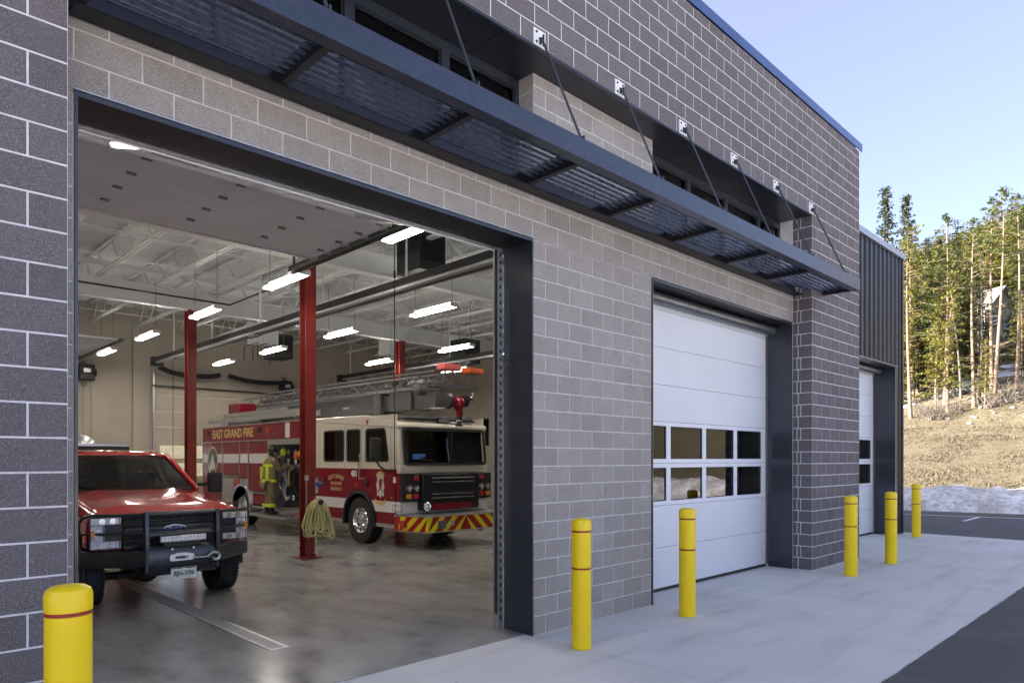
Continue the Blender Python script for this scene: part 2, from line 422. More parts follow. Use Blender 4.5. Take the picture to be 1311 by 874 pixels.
# ================================================================== GROUND AND HILL
def sstep(a, b, x):
    t = min(1, max(0, (x-a)/(b-a))); return t*t*(3-2*t)
def hill_s(x, y): return (x-22.9) + .237*y
def hill_h(x, y):
    s = hill_s(x, y)
    nz = noise.noise(Vector((x*.07, y*.07, 3.1)))
    z = -.06
    if s > .2:
        q = s-.2
        z += .20*min(q, 30) + (.25*max(0, min(q-30, 30)) + .42*max(0, min(q-60, 85))*.84 - .1*max(0, q-165))*max(.5, min(1.15, 1.26-.012*y))
        z += (nz*.8 + .25*noise.noise(Vector((x*.33, y*.33, 1.7)))) * sstep(1, 12, q) * (1+q*.02)
    for (bx, by, k) in ((-1, 0, 62), (0, -1, 70)):            # unseen low rises around the site, added to darken reflections in the glass
        q = bx*x + by*y - k
        if q > 0: z += .22*min(q, 60) * sstep(0, 25, q)
    return z
g = MB()
xs_ = [-400,-260,-180,-140,-110,-90,-75,-62,-50,-35,-20,-5,10,18,21] + [22+i*1.15 for i in range(36)] + [65+i*4 for i in range(16)] + [135,155,180,220,280,380,520]
ys_ = [-520,-380,-280,-210,-160,-130,-110,-95,-80,-65,-50,-40,-30] + [-24+i*1.6 for i in range(42)] + [46,52,60,70,85,100,125,160,220,300,420]
nx, ny = len(xs_), len(ys_)
for y in ys_:
    for x in xs_: g.v.append((x, y, hill_h(x, y)))
for j in range(ny-1):
    for i in range(nx-1): g.f.append((j*nx+i, j*nx+i+1, (j+1)*nx+i+1, (j+1)*nx+i))
tag(g.build('ground', 'hill_grass', sharp=80), kind='structure')
# asphalt yard and road
edge = lambda y, d=0.0: 22.35 - .237*y + d
a = MB(); a.prism([(-60,-55),(edge(-55),-55),(edge(40),40),(-60,40)], 'z', -.05, -.015)
tag(a.build('asphalt_road', 'asphalt'), kind='structure')
gm = MB(); rows = []
for i in range(90):
    y = -30 + i*.7; dx = .12*noise.noise(Vector((y*1.7, 0, 0)))
    rows.append([(edge(y, -.12+dx), y, -.012), (edge(y, .15+dx), y, .03+.03*noise.noise(Vector((y*3, 2, 0)))), (edge(y, .6), y, .05), (edge(y, 1.1), y, -.03)])
gm.loft(rows, cap=False, closed=False)
tag(gm.build('gravel_verge', 'gravel', sharp=60), kind='structure')
# painted lines
ln = MB()
for (ya, yb) in ((-20, 20),): ln.hexa([(edge(ya,-.62),ya,-.0149),(edge(ya,-.52),ya,-.0149),(edge(yb,-.52),yb,-.0149),(edge(yb,-.62),yb,-.0149)]+[(edge(ya,-.62),ya,-.011),(edge(ya,-.52),ya,-.011),(edge(yb,-.52),yb,-.011),(edge(yb,-.62),yb,-.011)])
tag(ln.build('road_edge_line', 'line_white'), kind='structure')
for k in range(-3, 3):
    y = .28+k*2.9
    tag(MB().box(19.6, edge(y, -.66), y-.05, y+.05, -.0149, -.011).build('parking_line', 'line_white'), kind='structure')
# old snow along the road edge
sn = MB(); rows = []
for i in range(150):
    y = -26+i*.36; row = []
    for k in range(15):
        s = k/14; x = edge(y, .55+s*2.9)
        hgt = .80*(math.sin(math.pi*min(1, s*1.02))**.6)*(.82+.22*noise.noise(Vector((y*.35, 4, 0)))) + .22*noise.noise(Vector((x*.9, y*.9, 2)))*math.sin(math.pi*s) + .10*noise.noise(Vector((x*2.6, y*2.6, 5)))*math.sin(math.pi*s)
        row.append((x, y, max(hgt, 0)*(1 if 0 < k < 14 else 0) + (hill_h(x, y)-.04 if k > 3 else -.02)))
    rows.append(row)
sn.loft(rows, cap=False, closed=False)
tag(sn.build('snow_bank', 'snow', sharp=70), 'dirty white snow bank piled along the far road edge', 'snow', kind='stuff')
tag(MB().box(-60, 60, 20.4, 150, -.014, .06).build('snow_field', 'clean_snow'), kind='structure')
tag(MB().box(-58, 30, -54, -9.0, -.014, .05).build('snow_field', 'clean_snow'), kind='structure')  # unseen snow added in front to bounce sunlight onto the facade

# concrete apron, one slab per joint
ap = MB().box(-16, 14.5, -3.13, .105, -.30, -.02).build('concrete_apron', 'gravel'); tag(ap, kind='structure')
jx = [-15.6,-13.4,-11.2,-9.0,-6.7,-4.45,-2.22,0,2.24,4.42,6.6,8.8,11.6,14.5]
for i in range(len(jx)-1):
    x0, x1 = jx[i], jx[i+1]
    y1 = .10 if x1 < 2.3 else (.465 if x1 < 8.9 else .965)
    m = MB(); n = 14; pts = []
    for k in range(n+1): pts.append((x0+.004+(x1-x0-.008)*k/n, -3.14+.018*noise.noise(Vector(((x0+(x1-x0)*k/n)*3.1, 0, 0)))))
    pts += [(x1-.004, y1), (x0+.004, y1)]
    m.prism(pts, 'z', -.06, 0.0); m.build('concrete_slab', 'concrete', ap)
fl = MB().prism([(-5,.108),(2.24,.108),(2.24,.47),(9.3,.47),(9.3,.97),(13.9,.97),(13.9,19.75),(-5,19.75)], 'z', -.06, .006).build('station_floor', 'floor_polished'); tag(fl, kind='structure')

# ================================================================== FIRE STATION
st = thing('fire_station', (2.2, 9.0, 0), 'grey concrete block fire station with a wide open vehicle bay', 'building')
PY = -.34; XL = -4.367; XR = 6.548; XE = 8.78; MOD = (XR-XL)/27.0; CH = .2032; MT = .012
cp = cam_o.location
# --- masonry backing (mortar)
wl = MB()
wl.box(-4.360,-4.267,.003,.44,0,4.267); wl.box(.004,2.236,.003,.44,0,4.267); wl.box(6.514,6.56,.003,.44,0,4.267)
wl.box(-4.360,6.56,.003,.44,4.275,4.93); wl.box(.016,2.264,.003,.44,4.93,6.07)
wall_t = wl.build('wall', 'mortar_tan', st)
wd = MB()
wd.box(-14.0,XL-.003,PY+.003,.44,0,6.09); wd.box(XR+.003,XE-.004,PY+.003,.44,0,6.09); wd.box(-14.0,XE-.004,PY+.003,.40,6.09,7.86)
wall_d = wd.build('wall', 'mortar', st)
# --- blocks
blocks = []     # (x0,x1,y_face,z0,z1,mat,axis)
def course_blocks(x0, x1, yf, z0, z1, mat, mod, anchor, par0=0, i0=0):
    i = i0; z = z0
    while z < z1-.02:
        zt = min(z+CH, z1); off = anchor + (mod/2 if (i+par0) % 2 == 0 else 0)
        k = math.floor((x0-off)/mod); x = off+k*mod
        while x < x1-.001:
            a_, b_ = max(x, x0), min(x+mod, x1)
            if b_-a_ > .03: blocks.append((a_, b_, yf, z, zt, mat, 'y'))
            x += mod
        z += CH; i += 1
BL = .4064
course_blocks(0, 2.24, 0, 0, 4.267, 'block_tan', BL, 0, 0)
course_blocks(-4.362, -4.268, 0, 0, 4.267, 'block_tan', BL, 0, 0)
course_blocks(6.512, 6.552, 0, 0, 4.267, 'block_tan', BL, 0, 0)
course_blocks(-4.362, 6.55, 0, 21*CH+.008, 4.93, 'block_tan', BL, 0, 0, 21)
course_blocks(.012, 2.268, 0, 4.93, 6.07, 'block_tan', BL, 0, 0, 24)
course_blocks(-14.0, XL, PY, 0, 30*CH, 'block_dark', MOD, XL, 0)
course_blocks(XR, XE, PY, 0, 30*CH, 'block_dark', MOD, XL, 0)
course_blocks(-14.0, XE, PY, 30*CH, 7.86, 'block_dark', MOD, XL, 0, 30)
i = 0; z = 0.0
while z < 30*CH-.01:                                     # returns of the piers
    for sgn, xf in ((-1, XR), (1, XL)):
        cuts = [PY, PY+.20, -.075, 0] if i % 2 else [PY, -.095, 0]
        for a_, b_ in zip(cuts, cuts[1:]): blocks.append((a_, b_, xf, z, z+CH, 'block_dark', 'x-' if sgn < 0 else 'x+'))
    for sgn, xf in ((-1, .010), (1, 2.270)):
        if z > 4.9 and z < 5.9: blocks.append((0.0, .24, xf, z, z+CH, 'block_tan', 'x-' if sgn < 0 else 'x+'))
    z += CH; i += 1
FX, FY = math.cos(TH), math.sin(TH)
def vis(b):
    if b[6] == 'x+': return 0
    x = (b[0]+b[1])/2 if b[6] == 'y' else b[2]; y = b[2] if b[6] == 'y' else (b[0]+b[1])/2; zc = (b[3]+b[4])/2
    dx, dy, dz = x-cp.x, y-cp.y, zc-cp.z; d = dx*FX+dy*FY
    if d < .3: return 0
    sx = (dx*FY-dy*FX)/d; sy = dz/d
    if not(-.76 < sx < .76 and -.36 < sy < .70): return 0
    if b[5] == 'block_tan' and 4.7 < zc < 5.3: return 0      # behind the canopy
    return (b[1]-b[0])*(b[4]-b[3])/d**2
order = sorted(range(len(blocks)), key=lambda k: -vis(blocks[k]))
cache = {}
def block_geo(m, b, local=False):
    h = MT/2; D = .05; a_, b_, f, z0, z1, mt, ax = b
    x0, x1 = a_+h, b_-h
    ch = .002
    def ringf(e, d):
        P = [(x0+e, z0+h+e), (x1-e, z0+h+e), (x1-e, z1-h-e), (x0+e, z1-h-e)]
        if ax == 'y': return [(p[0], f+d, p[1]) for p in P]
        if ax == 'x-': return [(f+d, p[0], p[1]) for p in P]
        return [(f-d, p[0], p[1]) for p in P]
    n = len(m.v)
    for r_ in (ringf(0, D), ringf(0, ch), ringf(ch, 0)): m.v += r_
    for q in range(2):
        for j in range(4): m.f.append((n+q*4+j, n+q*4+(j+1) % 4, n+q*4+4+(j+1) % 4, n+q*4+4+j))
    m.f.append((n+8, n+9, n+10, n+11))
rest = {'block_dark': MB(), 'block_tan': MB()}
for rank, k in enumerate(order):
    b = blocks[k]; par = wall_t if b[5] == 'block_tan' else wall_d
    if rank < 295 and vis(b) > 0:
        key = (round(b[1]-b[0], 3), round(b[4]-b[3], 3), b[5], b[6])
        if b[6] == 'y': o0 = Vector((b[0], b[2], b[3]))
        else: o0 = Vector((b[2], b[0], b[3]))
        if key not in cache:
            m = MB(); block_geo(m, b); me = m.mesh('block', o0, None); me.materials.append(M[b[5]]); cache[key] = me
        o = bpy.data.objects.new('block', cache[key]); C.objects.link(o); o.parent = par; o.location = o0-world_loc(par)
    else: block_geo(rest[b[5]], b)
for mt, par in (('block_dark', wall_d), ('block_tan', wall_t)): rest[mt].build('block_field', mt, par, sharp=None, kind='stuff')

# --- coping, soffit and lintel metal
for x0, x1 in ((-14.0,-5.2),(-5.194,-2.2),(-2.194,.8),(.806,3.8),(3.806,7.45),(7.456,XE+.06)):
    MB().prism([(PY-.035,7.858),(PY-.035,8.00),(.46,8.02),(.46,7.87),(.44,7.87),(.44,7.99),(PY-.02,7.975),(PY-.02,7.858)], 'x', x0, x1).build('coping', 'coping', st)
for k in range(9):
    x0 = XL+.004+k*(XR-XL)/9; x1 = XL-.004+(k+1)*(XR-XL)/9
    B('soffit_panel', 'dark_soffit', st, x0, x1, PY+.012, .30, 6.074, 6.088)
B('lintel_angle', 'dark_soffit', st, XL+.002, XR-.002, PY-.004, PY+.010, 6.060, 6.094)
B('lintel_strip', 'galv_dark', st, XL+.002, XR-.002, PY+.016, PY+.026, 6.062, 6.073)
# --- clerestory windows
def clerestory(x0, x1, mull):
    f = MB(); y0, y1 = .22, .30; z0, z1 = 4.96, 6.07
    f.box(x0, x1, y0, y1, z1-.10, z1); f.box(x0, x1, y0-.01, y1, z0, z0+.06)
    f.box(x0, x0+.06, y0, y1, z0+.06, z1-.10); f.box(x1-.06, x1, y0, y1, z0+.06, z1-.10)
    for mx in mull: f.box(mx-.05, mx+.05, y0-.012, y1, z0+.06, z1-.10)
    wf = f.build('window', 'navy_steel', st)
    MB().box(x0, x1, -.015, y0-.012, z0-.03, z0-.002).build('window_sill', 'coping', wf)
    ed = [x0+.06]+[q for mx in mull for q in (mx-.05, mx+.05)]+[x1-.06]
    for a_, b_ in zip(ed[::2], ed[1::2]):
        MB().box(a_, b_, .258, .264, z0+.06, z1-.10).build('pane', 'glass_tint', wf)
        gs = MB(); gs.box(a_, b_, .232, .25, z1-.125, z1-.10); gs.box(a_, b_, .232, .25, z0+.06, z0+.085); gs.box(a_, a_+.02, .232, .25, z0+.085, z1-.125); gs.box(b_-.02, b_, .232, .25, z0+.085, z1-.125)
        gs.build('glazing_bead', 'black_metal', wf)
clerestory(XL+.004, .008, [-3.24,-2.12,-1.035]); clerestory(2.272, XR-.004, [3.5,4.6,5.71])

# --- steel portal round each door
def portal(x0, x1, y0, y1, zt, edge_strip=True):
    p = MB(); t = .008
    p.box(x0, x0+t, y0-.006, y1, 0, zt); p.build('door_surround', 'navy_steel', st); p = MB(); p.box(x1-t, x1, y0-.006, y1, 0, zt); MB().box(x0+t, x1-t, y0-.006, y1, zt-t, zt).build('door_head', 'head_steel', st)
    o = p.build('door_surround', 'navy_steel', st)
    l = MB(); l.box(x0+.002, x0+.020, y0-.012, y0-.006, 0.001, zt+.01); l.box(x1-.020, x1-.002, y0-.012, y0-.006, 0.001, zt+.01); l.box(x0+.020, x1-.020, y0-.012, y0-.006, zt-.022, zt+.01)
    l.build('surround_flange', 'navy_steel', o)
    if edge_strip: MB().box(x0-.005, x1+.005, y0-.03, y0+.004, zt+.012, zt+.020).build('drip_edge', 'galv', o)
    return o
p1 = portal(-4.266, -.001, 0, .44, 4.266); p2 = portal(2.241, 6.509, 0, .42, 4.266)
# galvanised perforated track angles inside the open bay
for s, x in ((-1, -4.20), (1, -.058)):
    tr = MB().box(x-.03*s-.004, x-.03*s+.004, .44, .53, .02, 4.9).box(x-.03, x+.03, .445, .452, .02, 4.9).build('door_track', 'galv', st)
    for k in range(46):
        zz = .12+k*.09; MB().box(x-.012, x+.012, .4425, .4449, zz, zz+.042).build('track_slot', 'black_matte', tr) if s > 0 else None
B('jamb_seal', 'rubber', st, -.100, -.088, .46, .50, .18, 4.4)

# --- closed sectional door of the second bay
def closed_door(x0, x1, y, zt, cols, name='overhead_door', face='door_white', frame='door_frame_white', glass_m='glass_tint', parent=st, flip=1):
    d = MB().box(x0, x1, y+.052*flip, y+.060*flip, .05, .06).build(name, 'galv_dark', parent)
    MB().box(x0, x1, y-.004*flip, y+.05*flip, .008, .045).build('bottom_seal', 'rubber', d)
    lv = [.047,.63,1.235,1.845,2.45,2.98,3.52,4.05,zt]
    for k in range(len(lv)-1):
        za, zb = lv[k]+.003, lv[k+1]-.003
        if zb-za < .05: continue
        if k in (2, 3):
            f = MB(); th = .06
            f.box(x0, x1, y, y+.05*flip, za, za+th); f.box(x0, x1, y, y+.05*flip, zb-th, zb)
            ed = [x0]+cols+[x1]
            for c_, cx_ in enumerate(ed):
                w_ = .11 if 0 < c_ < len(ed)-1 else .16
                q0 = cx_-w_/2 if 0 < c_ < len(ed)-1 else (cx_ if c_ == 0 else cx_-w_)
                f.box(q0, q0+w_, y+.002*flip, y+.048*flip, za+th, zb-th)
            sec = f.build('glazed_section', frame, d)
            for c_ in range(len(ed)-1):
                a_ = ed[c_]+(.16 if c_ == 0 else .055); b_ = ed[c_+1]-(.16 if c_ == len(ed)-2 else .055)
                MB().box(a_, b_, y+.022*flip, y+.028*flip, za+th, zb-th).build('pane', glass_m, sec)
                q = MB(); q.box(a_, b_, y+.012*flip, y+.02*flip, zb-th-.012, zb-th); q.box(a_, b_, y+.012*flip, y+.02*flip, za+th, za+th+.012); q.box(a_, a_+.012, y+.012*flip, y+.02*flip, za+th+.012, zb-th-.012); q.box(b_-.012, b_, y+.012*flip, y+.02*flip, za+th+.012, zb-th-.012)
                q.build('pane_gasket', 'black_matte', sec)
        else:
            m = MB(); n = 1; pts = [(y, za)]
            for q in range(1, n): zc = za+(zb-za)*q/n; pts += [(y, zc-.004), (y+.0015*flip, zc), (y, zc+.004)]
            pts += [(y, zb), (y+.05*flip, zb), (y+.05*flip, za)]
            m.prism(pts, 'x', x0, x1); m.build('panel', face, d)
    return d
closed_door(2.30, 6.45, .448, 4.40, [3.34,4.35,5.355])
B('header_seal', 'gray_flashing', st, 2.255, 6.495, .40, .418, 4.13, 4.256)
hp = MB().cyl((2.25,.33,4.17), (6.49,.33,4.17), .08, n=16); hp.build('header_tube', 'galv_dark', st)
for x in (2.262, 6.488): B('track_cover', 'galv_dark', st, x-.012, x+.012, .425, .445, .05, 4.1)

# --- raised door of the open bay
od = MB().box(-4.12,-.02,2.63,2.66,5.045,5.085).build('raised_overhead_door', 'galv', st)
yv = [2.662,3.19,3.72,4.25,4.75]
for a_, b_ in zip(yv, yv[1:]): MB().box(-4.12, -.03, a_+.002, b_-.002, 5.05, 5.10).build('panel', 'door_inner', od)
MB().box(-4.12,-.02,4.751,4.80,5.035,5.11).build('end_stile', 'galv', od)
MB().box(-4.12,-.03,2.60,2.628,5.03,5.07).build('bottom_rail', 'white_paint', od)
for x in (-3.95,-3.05,-2.05,-1.05,-.18):
    for y in (2.67,3.19,3.72,4.25):
        h = MB(); h.box(x-.045, x+.045, y-.03, y+.03, 5.040, 5.0495); h.cyl((x-.05,y,5.034), (x+.05,y,5.034), .012, n=8)
        h.build('hinge', 'galv_dark', od)
for x, s in ((.035, 1), (-4.17, -1)):
    t = MB(); t.box(x-.004, x+.004, .62, 5.7, 5.02, 5.10); t.box(x-.03, x+.03, .62, 5.7, 5.10, 5.106); t.box(x-.03*(s > 0), x+.03*(s < 0), .62, 5.7, 5.014, 5.02)
    t.box(x+.05*s, x+.058*s, 1.2, 5.7, 4.98, 5.06)
    pth = [(x, .49, 4.75), (x, .50, 4.9), (x, .55, 5.01), (x, .64, 5.06)]
    t.tube(smooth_path(pth, 3), .022, 6)
    for y in (2.0, 5.55): t.bar((x+.02*s, y, 5.10), (x+.02*s, y, 6.2), .035)
    tk = t.build('horizontal_track', 'galv_dark', od)
    for y in (2.8, 3.3, 3.82, 4.34, 4.72):
        r_ = MB(); r_.cyl((x-.055*s,y,5.055), (x+.01*s,y,5.055), .010, n=6); r_.cyl((x-.012*s,y,5.055), (x+.02*s,y,5.055), .028, n=12); r_.box(x-.10*s, x-.05*s, y-.05, y+.05, 5.036, 5.072)
        r_.build('roller', 'galv', od)
sp = MB(); sp.cyl((-4.2,.62,4.55), (-.05,.62,4.55), .014, n=8)
for x in (-3.2, -1.3): sp.cyl((x-.5,.62,4.55), (x+.5,.62,4.55), .055, n=14)
sp.build('spring_shaft', 'galv_dark', od)
B('header_bar', 'galv', st, -4.25, -.02, .455, .50, 4.245, 4.30)
B('header_gasket', 'white_paint', st, -4.25, -.02, .503, .512, 4.235, 4.27)
for x in (-3.42, -1.98, -.6): MB().bar((x,.66,4.40), (x+.02,2.6,5.04), .03, .06).build('spring_anchor_arm', 'galv', od)

# --- interior shell
B('interior_wall', 'wall_beige', st, -5.15, -5.0, .44, 13.8, 0, 6.9)
B('interior_wall', 'wall_beige', st, -5.15, -5.0, 16.2, 19.7, 0, 6.9)
B('interior_wall', 'wall_beige', st, -5.15, -5.0, 13.8, 16.2, 0, 5.75)
B('interior_wall', 'wall_beige', st, -5.15, -5.0, 13.8, 16.2, 6.2, 6.9)
rw = MB(); rw.box(-5.15,-4.27,19.7,20.0,0,6.9); rw.box(0,2.24,19.7,20.0,0,6.9); rw.box(6.51,14.2,19.7,20.0,0,6.9)
rw.box(-4.27,0,19.72,20.0,0,6.9); rw.box(2.24,6.51,19.7,20.0,4.267,6.9)  # first box closes the raised door's opening, added to keep sun out
rw.build('rear_wall', 'wall_beige', st)
B('wall_pilaster', 'wall_beige', st, 1.55, 1.86, 19.62, 19.698, .007, 6.4)
fw = MB(); fw.box(-5.0,-4.3,.445,.46,.0,6.85); fw.box(.06,2.24,.445,.46,0,6.85); fw.box(6.55,9.3,.445,.50,0,6.85); fw.box(-4.3,.06,.445,.46,6.09,6.85); fw.box(2.24,6.55,.445,.46,6.09,6.85)
fw.box(-4.3,.06,.445,.46,4.45,4.94); fw.box(2.24,6.55,.445,.46,4.45,4.94)
fw.build('front_wall_lining', 'wall_beige', st)
rt = MB(); wy = [.98,7.05,7.95,15.9,16.8,19.7]
for a_, b_ in ((.98,6.6),(8.0,15.85),(16.85,19.7)): rt.box(13.9,14.18,a_,b_,0,6.9)
for a_, b_ in ((6.6,8.0),(15.85,16.85)): rt.box(13.9,14.18,a_,b_,0,2.45); rt.box(13.9,14.18,a_,b_,3.6,6.9)
rt.build('side_wall', 'wall_beige', st)
for a_, b_ in ((6.6,8.0),(15.85,16.85)):
    f = MB()
    for q in ((a_, a_+.05, 2.45, 3.6), (b_-.05, b_, 2.45, 3.6), (a_+.05, b_-.05, 2.45, 2.5), (a_+.05, b_-.05, 3.55, 3.6)): f.box(13.895, 14.0, *q)
    wf = f.build('side_window', 'black_metal', st)
    MB().box(13.94, 13.946, a_+.05, b_-.05, 2.5, 3.55).build('pane', 'glass_clear', wf)
f = MB()
for q in ((13.8,13.84,5.75,6.2),(16.16,16.2,5.75,6.2),(13.84,16.16,5.75,5.79),(13.84,16.16,6.16,6.2)): f.box(-5.15,-4.99,*q)
wf = f.build('side_window', 'black_metal', st); MB().box(-5.06,-5.054,13.84,16.16,5.79,6.16).build('pane', 'glass_clear', wf)  # unseen window, placed to let a sun patch onto the engine side
# rear doors: one raised, one shut
closed_door(2.2, 6.55, 19.69, 4.27, [3.25,4.37,5.45], 'rear_door', 'door_beige', 'door_beige', 'glass_clear', st, flip=-1)
for x in (2.16, 6.6): MB().box(x-.03,x+.03,19.56,19.62,0.007,4.9).build('rear_door_track', 'galv', st)
B('rear_door_shaft', 'black_metal', st, 2.1, 6.7, 19.55, 19.60, 4.33, 4.38)
rd = B('rear_raised_door', 'door_inner', st, -4.2, -.05, 15.2, 19.0, 5.05, 5.10)
for x in (.0, -4.25): MB().box(x-.03,x+.03,14.9,19.55,5.0,5.09).build('horizontal_track', 'galv_dark', rd)
# roof deck with ribs, joists, girders
dk = MB(); n = 130; prof = []
for k in range(n):
    y = .63+k*19.1/n; st_ = 19.1/n
    prof += [(y, 6.86), (y+st_*.35, 6.86), (y+st_*.5, 6.90), (y+st_*.85, 6.90)]
prof += [(19.75, 6.86), (19.75, 7.05), (.63, 7.05)]
dk.prism(prof, 'x', -5.1, 14.0); dk.build('roof_deck', 'deck_white', st, sharp=20)
for k in range(15):
    x = -4.85+k*1.30; j = MB()
    for dz in (6.82, 6.24):
        for s in (-1, 1): j.box(x+s*.012, x+s*.06, .64, 19.6, dz-.028, dz+.028)
    y = .66; up = True
    while y < 19.0:
        a_, b_ = (6.25, 6.80) if up else (6.80, 6.25)
        j.bar((x, y, a_), (x, y+.55, b_), .022); y += .55; up = not up
    j.build('roof_joist', 'ceiling_white', st)
for y in (3.1,5.0,9.3,11.2,15.4,17.4):
    B('joist_bridging', 'ceiling_white', st, -4.98, 13.88, y-.018, y+.018, 6.19, 6.21); B('joist_bridging', 'ceiling_white', st, -4.98, 13.88, y+.20, y+.236, 6.755, 6.775)
for y in (7.09, 13.27):
    gd = MB(); gd.box(-4.98,13.88,y-.11,y+.11,5.72,5.745); gd.box(-4.98,13.88,y-.11,y+.11,6.16,6.185); gd.box(-4.98,13.88,y-.007,y+.007,5.745,6.16)
    gd.build('girder', 'ceiling_white', st)
    B('girder_tube', 'ceiling_white', st, -4.98, 13.88, y-.36, y-.27, 6.43, 6.53)
for x in (-4.85,1.12,7.63):
    for y in (7.09, 13.27):
        c = MB(); hw, hd = .108, .125; t = .018
        c.box(x-hw, x+hw, y-hd, y-hd+t, .03, 5.715); c.box(x-hw, x+hw, y+hd-t, y+hd, .03, 5.715); c.box(x-.008, x+.008, y-hd+t, y+hd-t, .03, 5.715)
        col = c.build('column', 'column_red', st)
        MB().box(x-.2,x+.2,y-.2,y+.2,.006,.03).build('base_plate', 'column_red', col)
        MB().bar((x+.05,y-.02,5.85), (x+.75,y-.02,6.45), .05).build('knee_brace', 'ceiling_white', col)
# trench drain
td = MB().box(-2.25,-2.13,1.44,17,.0061,.0075).build('trench_drain', 'black_matte', st)
fr = MB(); fr.box(-2.29,-2.25,1.40,17,.0062,.013); fr.box(-2.13,-2.09,1.40,17,.0062,.013); fr.box(-2.25,-2.13,1.40,1.44,.0062,.013); fr.build('drain_frame', 'galv', td)
dg = None
for k in range(70):
    y = 1.45+k*.055
    if dg is None: dg = MB().box(-2.248,-2.132,y,y+.040,.0076,.0125).build('drain_bar', 'drain', td)
    else:
        o = dg.copy(); C.objects.link(o); o.location.y = dg.location.y+(y-1.45)
MB().box(-2.248,-2.132,1.45+70*.055,16.9,.0076,.0125).build('drain_bar_run', 'drain', td, kind='stuff')

# --- metal clad annex (part of the same building mass, own look)
an = thing('metal_clad_annex', (11.5, 10, 0), 'dark standing-seam metal wing set back beside the grey block pier', 'building')
AY = .48; AZ = 7.02
x = XE+.01; k = 0
def seam(m, xa, xb, z0, z1):
    m.prism([(xa,AY+.03),(xa,AY+.008),(xa+.02,AY-.028),(xa+.05,AY-.028),(xa+.07,AY+.008),(xb-.004,AY+.008),(xb-.004,AY+.03)], 'z', z0, z1)
while x < 14.15:
    xb = min(x+.307, 14.19)
    z0 = 4.23 if (xb > 9.36 and x < 13.60) else 0.004
    m = MB(); seam(m, x, xb, z0, AZ); m.build('wall_panel', 'siding', an)
    x += .307
y = AY+.04
while y < 19.9:
    yb = min(y+.307, 19.95); m = MB()
    m.prism([(14.19,y),(14.215,y),(14.25,y+.02),(14.25,y+.05),(14.215,y+.07),(14.215,yb-.004),(14.19,yb-.004)], 'z', .004, AZ); m.build('wall_panel', 'siding', an); y += .307
B('corner_trim', 'siding', an, 14.17, 14.262, AY-.038, AY+.034, .004, AZ)
B('roof_edge', 'gray_flashing', an, XE+.004, 14.31, AY-.07, AY+.05, AZ+.003, AZ+.145); B('roof_edge', 'gray_flashing', an, 14.20, 14.31, AY+.05, 20.0, AZ+.003, AZ+.145)
B('wall_core', 'black_matte', an, XE+.01, 14.16, AY+.035, .62, 4.24, AZ); B('wall_core', 'black_matte', an, 13.62, 14.16, AY+.035, .93, .004, 4.238); B('wall_core', 'black_matte', an, XE+.01, 9.35, AY+.035, .93, .004, 4.238)
B('roof', 'dark_soffit', an, XE-.0, 14.2, .46, 20.0, AZ+.03, AZ+.12)
pt = MB(); pt.box(9.36,9.368,AY-.03,.93,.004,4.21); pt.box(13.592,13.60,AY-.03,.93,.004,4.21); pt.box(9.368,13.592,AY-.03,.93,4.202,4.21); pt.box(13.60,13.66,AY-.036,AY-.03,.004,4.23)
pt.build('door_surround', 'navy_steel', an)
B('drip_edge', 'gray_flashing', an, 9.33, 13.64, AY-.09, AY+.0, 4.212, 4.226)
closed_door(9.42, 13.56, .955, 4.30, [10.4,11.45,12.5], 'overhead_door', parent=an)
MB().cyl((9.4,.80,4.12), (13.55,.80,4.12), .07, n=14).build('header_tube', 'galv_dark', an)

# ================================================================== CANOPY
cn = thing('steel_canopy', (1.3, -.5, 4.74), 'long navy steel louvred canopy hung by rods above the bay doors', 'canopy')
CX0, CX1 = -4.30, 6.94; CB, CT = 4.737, 4.93
for xa, xb in ((CX0, -1.0), (-.997, 2.36), (2.363, CX1)):
    f = MB(); f.prism([(-.975,CB),(-.975,CT),(-.93,CT),(-.93,CT-.012),(-.963,CT-.012),(-.963,CB+.012),(-.86,CB+.012),(-.86,CB)], 'x', xa, xb)
    f.build('fascia', 'fascia_paint', cn)
MB().prism([(-.03,CB),(-.03,CT-.02),(-.042,CT-.02),(-.042,CB+.012),(-.19,CB+.012),(-.19,CB)], 'x', CX0, XR-.004).build('wall_beam', 'head_steel', cn)
bx = [CX0+.03,-2.93,-1.585,-.235,1.107,2.475,3.875,5.20,CX1-.03]
for k, x in enumerate(bx):
    y1 = -.043 if x < XR else PY-.03
    B('cross_bar', 'head_steel', cn, x-.03, x+.03, -.955, y1, CB+.014, CT-.03)
nb = 8
for a_, b_ in zip(bx, bx[1:]):
    for k in range(nb):
        yc = -.81+k*.083; zc = CB+.085
        if b_ > 6.6 and yc > -.39: b2 = XR-.03
        else: b2 = b_-.031
        ring = []
        for q in range(10):
            t = 2*math.pi*q/10; u_, v_ = .044*math.cos(t), .017*math.sin(t); ca, sa = math.cos(R(38)), math.sin(R(38))
            ring.append((yc+u_*ca-v_*sa, zc+u_*sa+v_*ca))
        MB().prism(ring, 'x', a_+.031, b2).build('louvre_blade', 'blade_paint', cn)
